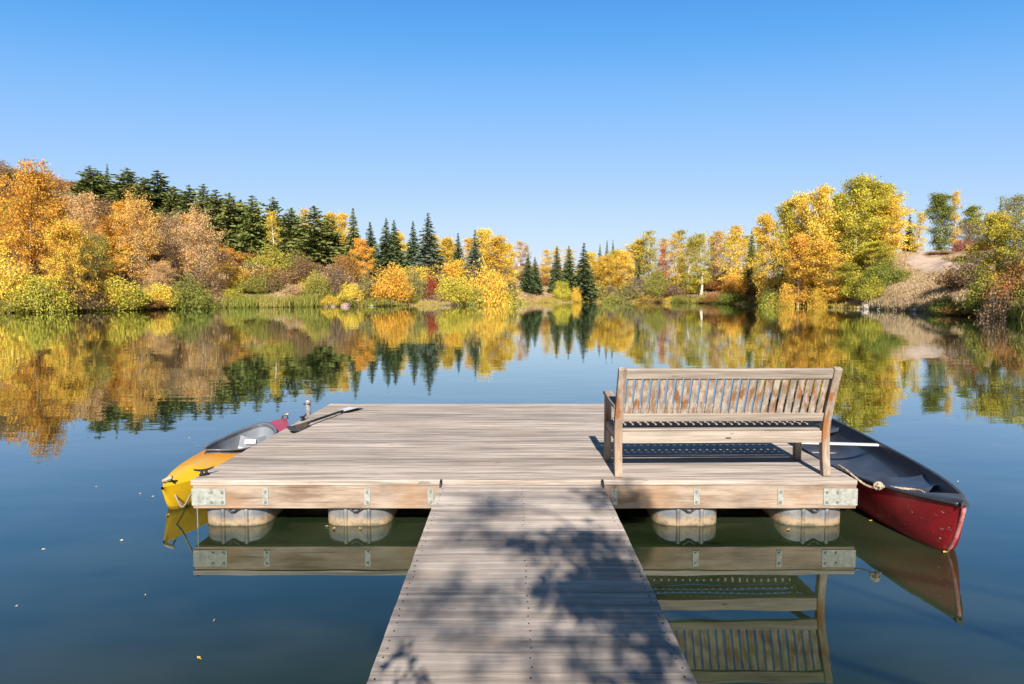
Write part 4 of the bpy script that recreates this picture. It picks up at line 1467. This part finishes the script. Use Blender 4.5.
GT = 'thickets on the far banks'
SB = ['shrub', 'shrub', 'shrub', 'brush']
thicket(208, 345, 87, 95, 14, 2.6, 4.4, SB, ['olive', 'tan', 'rust', 'yellow', 'gold', 'brown', 'lime', 'peach'], 'in the low thicket on the slope behind the left reeds', GT)
thicket(210, 300, 92, 100, 7, 2, 3.4, ['shrub', 'brush'], ['peachgold', 'rust', 'olive', 'tan'], 'among the small trees at the feet of the firs', GT)
thicket(335, 520, 97, 107, 16, 3.2, 6, SB, ['gold', 'yellow', 'olive', 'rust', 'yellowgreen', 'orange', 'tan', 'lime'], 'in the thicket between the central spruces', GT)
thicket(425, 512, 110, 116, 5, 7, 9, ['aspen'], ['yellow', 'gold', 'yellow'], 'in the row of yellow crowns behind the blue spruces', GT, (4.5, 6))
thicket(590, 765, 117, 126, 15, 2.4, 5, SB, ['gold', 'rust', 'olive', 'brown', 'olive', 'yellowgreen', 'tan'], 'in the low thicket under the far poplars', GT)
thicket(586, 650, 128, 136, 5, 8, 12, ['aspen', 'poplar'], ['yellow', 'gold', 'yellowgreen'], 'in the row of yellow trees behind the round golden one', GT, (4.5, 6))
thicket(664, 762, 124, 134, 10, 9, 12.5, ['poplar'], ['yellow', 'yellowgreen', 'gold', 'lime', 'peachgold'], 'in the back row of slender far shore poplars', GT, (3.6, 5.2))
thicket(786, 896, 95, 104, 7, 10, 13, ['aspen'], ['yellow', 'gold', 'yellow', 'yellowgreen'], 'in the back row of the right hand aspen clump', GT, (5.5, 7.5))
thicket(775, 880, 84, 88, 6, 2.4, 4.5, ['shrub', 'brush'], ['olive', 'lime', 'green', 'deepgold', 'olive'], 'in the undergrowth of the right hand aspen clump', GT)
thicket(110, 225, 88, 96, 8, 4, 6, ['sparse', 'sparse', 'aspen'], ['peachgold', 'peach', 'tan', 'rust', 'orange'], 'in the back row of pale peach trees', GT, (6, 8.5))
thicket(92, 335, 116, 127, 16, 6.5, 9.5, ['fir'], ['fir', 'darkfir', 'fir', 'spruce'], 'in the back row of firs on the left hillside', G2, (4.6, 6.2))
thicket(540, 602, 128, 138, 5, 5, 8, ['poplar'], ['peachgold', 'yellow', 'tan', 'gold'], 'in the thin row of trees behind the three spruces', GT, (2.8, 4))
thicket(506, 562, 124, 132, 4, 1.4, 2.4, ['brush', 'shrub'], ['tan', 'rust', 'brown'], 'on the open grassy slope beside the three spruces', GT, (2.5, 4))
thicket(-6, 100, 70, 82, 7, 4.5, 8, ['cottonwood', 'sparse'], ['gold', 'orange', 'peachgold', 'yellow'], 'in the back row of golden trees at far left', GT, (7.5, 10))

MIX = ['olive', 'lime', 'yellow', 'rust', 'tan', 'brown', 'green', 'gold']
thicket(-8, 212, .6, 3, 14, 1.2, 2.6, SB, MIX, 'along the waterline under the golden trees', GT, (3.2, 5.5), True)
thicket(318, 502, .6, 3, 13, .9, 2.2, SB, MIX, 'along the waterline below the central spruces', GT, (3, 5.5), True)
thicket(590, 775, .8, 4, 12, .8, 2.0, SB, MIX, 'along the far right waterline left of the aspen clump', GT, (3, 6), True)
thicket(935, 1024, .5, 2.5, 7, .7, 1.6, SB, ['olive', 'rust', 'brown', 'green', 'tan'], 'along the shaded waterline at far right', GT, (2.2, 3.8), True)

# ------------------------------------------------------------------ grasses and reeds


def blades(name, spec, mat_cols, label, cat, wid=.05):
    """spec: list of (px0, px1, off0, off1, count, h0, h1)"""
    C, U, V = [], [], []
    for px0, px1, o0, o1, n, h0, h1 in spec:
        for _ in range(n):
            px = rng.uniform(px0, px1)
            th = math.atan((px - 512) / F)
            r_ = shore_r(th) + rng.uniform(o0, o1)
            x, y_ = r_ * math.sin(th), r_ * math.cos(th)
            if any((x - a_) ** 2 + (y_ - b_) ** 2 < 4.6 for a_, b_ in TRACK): continue
            z = max(-.05, terrain(x, y_))
            h = rng.uniform(h0, h1) * (.7 + .6 * (mnoise.noise((x * .5, y_ * .5, 2)) + .5))
            h = max(.12, h)
            ln_ = .5 if name == 'dry_grass' else .22
            up = Vector((rng.gauss(0, ln_), rng.gauss(0, ln_), 1)).normalized() * h
            a = rng.uniform(0, 6.28)
            C.append((x, y_, z + h * .46)); U.append(tuple(up * .5)); V.append((math.cos(a) * wid, math.sin(a) * wid, 0))
    me = quad_mesh(name, np.array(C), np.array(U), np.array(V), mat_cols)
    o = bpy.data.objects.new(name, me)
    COL.objects.link(o)
    return tag(o, label, cat, kind='stuff')


def grass_mat(name, a, b, c3):
    t = NT(name)
    isl = t.n('ShaderNodeNewGeometry').outputs['Random Per Island']
    nz = t.noise(t.obj(), .22, 3, .6)
    f_ = t.math('ADD', t.math('MULTIPLY', isl, .5), t.math('SUBTRACT', nz, .25))
    c = t.mix(t.ramp(f_, .2, .5), a, b)
    c = t.mix(t.ramp(f_, .55, .75), c, c3)
    c = t.mix(1.0, c, (ALB, ALB, ALB), 'MULTIPLY')
    d_ = t.n('ShaderNodeBsdfDiffuse'); tr = t.n('ShaderNodeBsdfTranslucent'); mx = t.n('ShaderNodeMixShader')
    mx.inputs[0].default_value = .3
    t.l(c, d_.inputs[0]); t.l(c, tr.inputs[0]); t.l(d_.outputs[0], mx.inputs[1]); t.l(tr.outputs[0], mx.inputs[2]); t.l(mx.outputs[0], t.out.inputs[0])
    return t.mat


blades('shore_grass', [(-60, 300, -.2, 1.8, 7000, .3, .7), (300, 560, -.2, 1.4, 3600, .22, .55), (540, 800, -.2, 2.4, 6000, .3, .6), (800, 1090, -.2, 1.4, 3000, .25, .6)],
       grass_mat('yellow_sedge', (.48, .38, .07), (.60, .44, .10), (.30, .30, .06)), 'low yellow green grass fringing the whole waterline', 'grass')
blades('reeds', [(205, 318, -1.0, 1.2, 4200, .9, 1.6), (318, 410, -.6, .5, 700, .6, 1.1), (672, 728, -1.0, 1.5, 2600, .8, 1.4), (756, 778, -1.2, .5, 700, 1.2, 2.2), (985, 1040, -1.0, .6, 700, .8, 1.5)],
       grass_mat('green_reeds', (.26, .30, .06), (.40, .38, .08), (.52, .40, .12)), 'upright green reeds in clumps at the waterline', 'reeds')
blades('dead_reeds', [(8, 70, -.6, .8, 900, .6, 1.3), (862, 930, -.3, 1.2, 900, .6, 1.1), (985, 1060, -.8, .8, 700, .8, 1.6), (440, 510, -.5, .3, 500, .4, .8)],
       grass_mat('bleached_reeds', (.50, .36, .19), (.62, .47, .28), (.38, .26, .13)), 'bleached tan reeds standing at the shore', 'reeds')
blades('dry_grass', [(845, 990, .8, 30, 17000, .18, .42), (500, 600, .8, 32, 11000, .3, .6), (270, 345, 1, 16, 3500, .4, .8), (400, 440, .5, 5, 1200, .4, .8), (640, 780, 3, 28, 4000, .4, .8), (0, 220, 2, 40, 5000, .4, .8)],
       grass_mat('straw', (.66, .47, .26), (.80, .60, .34), (.50, .31, .16)), 'dry straw coloured grass on the open banks', 'grass', .035)

# ------------------------------------------------------------------ rocks


def rock(px, off, size, mat, label, group):
    th = math.atan((px - 512) / F)
    r_ = shore_r(th) + off
    x, y_ = r_ * math.sin(th), r_ * math.cos(th)
    bm = bmesh.new()
    bmesh.ops.create_icosphere(bm, subdivisions=3, radius=1)
    sd = rng.uniform(0, 99)
    for v in bm.verts:
        n = v.co.normalized()
        k = 1 + .35 * mnoise.noise(n * 1.3 + Vector((sd, 0, 0))) + .12 * mnoise.noise(n * 4 + Vector((sd, 3, 0)))
        v.co = Vector((n.x * size * 1.25 * k, n.y * size * k, n.z * size * .75 * k))
    me = bpy.data.meshes.new('boulder')
    bm.to_mesh(me); bm.free()
    me.materials.append(mat)
    o = bpy.data.objects.new('boulder', me)
    o.location = (x, y_, max(0, terrain(x, y_)) + size * .25)
    COL.objects.link(o)
    tag(o, label, 'rock', group)


GR = 'boulders at the waterline'
for px, off, s, lab in ((868, .1, .55, 'largest pale boulder at the foot of the tan grassy bank'), (859, .2, .25, 'small pale boulder left of the largest one'),
                        (880, .0, .22, 'low pale boulder just right of the largest one'), (917, .1, .36, 'flat pale boulder near the shadowed bank'),
                        (908, .3, .28, 'little pale stone left of the flat boulder'), (897, .1, .18, 'little pale stone midway along the tan bank'),
                        (991, -.2, .26, 'little pale stone among the reeds on the right')):
    rock(px, off, s, M['rock'], lab, GR)
for px, off, s, lab in ((333, -.2, .42, 'leftmost pink rock at the waterline below the brown shrub'), (346, -.3, .50, 'widest pink rock at the far waterline'), (326, -.1, .28, 'small dull pink rock beside the reeds')):
    rock(px, off, s, M['pinkrock'], lab, GR)
for px, off, s, lab in ((372, -.2, .3, 'small pale rock below the orange shrub on the far shore'), (112, -.1, .45, 'dark wet rock under the wide yellow green shrub'), (60, 0, .4, 'pale rock beside the tan reeds on the left')):
    rock(px, off, s, M['rock'], lab, GR)

# ------------------------------------------------------------------ fallen leaves afloat
LM = [plain('fallen_leaf_yellow', (.62, .38, .05), .7, 0, .15, 30), plain('fallen_leaf_pale', (.66, .58, .42), .7, 0, .15, 30)]


def fallen(px, py, size, mi, label, group='fallen leaves floating on the lake'):
    p = on_z(px, py, .003)
    a = rng.uniform(0, 6.28)
    out = [(0, -1), (.45, -.7), (.72, -.1), (.5, .5), (0, 1.05), (-.5, .5), (-.72, -.1), (-.45, -.7)]
    v = [(0, 0, .003)]
    for x, y_ in out:
        v.append((x * size, y_ * size, .012 * rng.random() + .002))
    mb = MB().add([(q[0] * math.cos(a) - q[1] * math.sin(a), q[0] * math.sin(a) + q[1] * math.cos(a), q[2]) for q in v], [(0, i + 1, (i + 1) % 8 + 1) for i in range(8)])
    mb.tube([(0, 0, .004), (math.sin(a) * size * 1.5, -math.cos(a) * size * 1.5, .006)], .002, 4)
    o = mb.build('fallen_leaf', LM[mi], recalc=False)
    o.location = p
    tag(o, label, 'leaf', group)


OPEN = 'tiny pale fallen leaf adrift on open water'
for px, py in ((96, 487), (140, 494), (153, 497), (122, 541), (145, 596), (43, 550), (214, 621), (189, 438), (260, 420), (16, 607), (925, 484), (958, 482), (197, 446), (382, 397)):
    fallen(px, py, rng.uniform(.007, .011), 1, OPEN)
fallen(199, 659, .013, 0, 'orange brown fallen leaf adrift near the bottom left corner')
fallen(945, 553, .02, 0, 'yellow fallen leaf caught at the tip of the red canoe')
fallen(870, 521, .016, 0, 'yellow fallen leaf beside the red canoe hull')
fallen(328, 526.5, .016, 0, 'orange leaf at the left corner of the second drum')
fallen(334, 529, .018, 0, 'orange leaf in front of the second drum')
fallen(360, 529, .013, 0, 'yellow leaf at the middle of the second drum')
fallen(168, 515, .017, 0, 'yellow leaf under the tip of the yellow kayak')
fallen(788, 530, .016, 0, 'yellow leaf in front of the rightmost drum')

# ------------------------------------------------------------------ the tree on the bank behind, whose shade falls on the walkway
SPOTS = [  # (pixel, row, blob radius, leaves, distance towards the sun)
    (612, 588, .10, 230, 6.4), (588, 596, .09, 170, 6.4), (632, 594, .09, 170, 6.2), (568, 588, .07, 70, 6.8), (622, 606, .07, 110, 6.3), (598, 612, .06, 60, 6.3), (640, 606, .06, 80, 6.2), (648, 614, .05, 40, 6.2), (604, 578, .08, 90, 6.6), (628, 580, .06, 60, 6.4),
    (592, 540, .09, 110, 7.8), (606, 552, .07, 60, 7.6), (576, 536, .06, 50, 8), (600, 564, .06, 50, 7.4), (616, 566, .05, 30, 7.2),
    (556, 548, .08, 60, 9), (540, 544, .07, 50, 9), (522, 546, .07, 44, 9.4), (504, 543, .06, 30, 9.6), (548, 560, .07, 36, 9),
    (592, 498, .07, 50, 9.4), (606, 501, .07, 60, 9.4), (628, 492, .085, 190, 8.6), (640, 498, .06, 80, 8.6),
    (484, 500, .10, 60, 13), (492, 514, .11, 70, 13), (484, 532, .12, 80, 13), (474, 540, .10, 44, 13), (506, 504, .08, 40, 12),
    (556, 606, .06, 30, 7.4), (538, 600, .05, 20, 7.6),
    (636, 634, .05, 34, 5.8), (644, 646, .05, 34, 5.6), (654, 636, .04, 20, 5.6), (664, 652, .045, 24, 5.4), (652, 660, .05, 18, 5.4),
    (612, 644, .09, 34, 8), (580, 648, .10, 34, 9), (545, 645, .10, 28, 9.6), (505, 642, .11, 26, 10.5), (470, 640, .10, 18, 11),
    (452, 598, .16, 90, 13.4), (432, 606, .12, 50, 13.4), (470, 588, .13, 50, 13.4), (456, 620, .12, 40, 13), (410, 622, .10, 24, 13),
    (640, 674, .07, 34, 7), (606, 676, .07, 30, 7.4), (668, 676, .05, 24, 6.6),
    (404, 646, .020, 12, 3.4), (399, 656, .022, 14, 3.3), (411, 661, .014, 7, 3.3), (383, 664, .016, 9, 3.2), (408, 676, .020, 12, 3.1), (415, 682, .024, 14, 3.0), (378, 678, .018, 9, 3.1), (427, 677, .014, 7, 3.1),
]
tb = Vector((5.3, -6.6, terrain(5.3, -6.6)))
shade = empty('shade_tree', tb)
tag(shade, 'leafy tree on the near bank whose shade dapples the walkway', 'tree')
mb = MB()
ax = [Vector((0, 0, -.2)), Vector((.05, .1, 1.5)), Vector((-.1, .2, 3)), Vector((.1, .3, 4.6)), Vector((.0, .3, 6.4)), Vector((-.2, .4, 8.2))]
mb.tube(ax, [.2, .16, .13, .10, .07, .04], 10)
LIMBS = []


def limb(line, tt0, tt1, r0, root):
    """a limb whose shade runs along the given pixel line on the planks"""
    n_ = len(line)
    pl = [on_z(a, b, WZ) - LIGHT * lerp(tt0, tt1, i / (n_ - 1)) - tb for i, (a, b) in enumerate(line)]
    if root is not None: pl = [root, lerp(root, pl[0], .5) + Vector((0, 0, .15))] + pl
    mb.tube(pl, [r0 * (1.3 - 1.05 * i / (len(pl) - 1)) for i in range(len(pl))], 6)
    LIMBS.append(pl[2:] if root is not None else pl)


limb([(690, 668), (668, 645), (650, 622), (630, 592), (612, 566), (592, 545), (574, 528), (553, 514), (528, 507), (500, 505)], 5.2, 9.0, .017, ax[2])
limb([(700, 612), (668, 604), (640, 600), (600, 596), (560, 590), (520, 588), (480, 590), (450, 600)], 5.8, 8.8, .012, ax[2])
limb([(702, 655), (660, 646), (600, 644), (540, 646), (470, 640)], 5.2, 7.0, .009, ax[1])
limb([(668, 500), (640, 494), (606, 500)], 8.6, 9.4, .014, ax[3])
limb([(690, 590), (650, 560), (606, 546), (560, 541), (510, 543)], 6.6, 9.6, .016, ax[3])
limb([(700, 640), (640, 628), (580, 640), (520, 646), (460, 638)], 7, 11, .012, ax[3])
limb([(560, 500), (520, 498), (488, 508), (478, 536)], 12, 13, .016, ax[4])
limb([(520, 575), (480, 588), (450, 600), (410, 622)], 12.6, 13.4, .016, ax[4])
limb([(430, 684), (415, 676), (405, 656), (398, 645)], 3.0, 3.4, .007, ax[1])
pts_l, pts_s = [], []
allp = [p for l_ in LIMBS for p in l_]
for px, py, rad, n, tt in SPOTS:
    c = on_z(px, py, WZ) - LIGHT * tt - tb
    near = min(allp, key=lambda q: (q - c).length)
    if (near - c).length > .05:
        mb.tube([near, lerp(near, c, .5) + Vector((0, 0, .04)), c], [.008, .006, .003], 4)
    n = max(5, int(n * 1.15 if tt > 4 else n))
    (pts_l if tt > 4 else pts_s).append(np.array(c) + nr.normal(size=(n, 3)) * rad * np.array([1.55, 1.15, .6]))
for _ in range(90):           # the rest of the crown shades the bank and the water beside the walkway
    a = rng.uniform(0, 6.28)
    c = Vector((.2 + math.cos(a) * rng.uniform(.3, 1.9), math.sin(a) * rng.uniform(.3, 1.9), rng.uniform(2.2, 6.4)))
    land = c + tb + LIGHT * ((c.z + tb.z) / math.sin(SUN_EL))
    if land.y > 1.2 or (land.y > -4 and land.x < 3.0): continue
    mb.tube([ax[2] if c.z < 4 else ax[3], c], [.015, .004], 4)
    pts_l.append(np.array(c) + nr.normal(size=(50, 3)) * .26)
for nm, pl, sz in (('crown', pts_l, .058), ('low_spray', pts_s, .03)):
    me = leaves(np.concatenate(pl), sz, M['leafy'], nm)
    o = bpy.data.objects.new(nm, me); COL.objects.link(o); o.parent = shade; o.color = (.5, .36, .05, .5)
o = bpy.data.objects.new('trunk', trunk_mesh('trunk', mb, M['twig'])); COL.objects.link(o); o.parent = shade
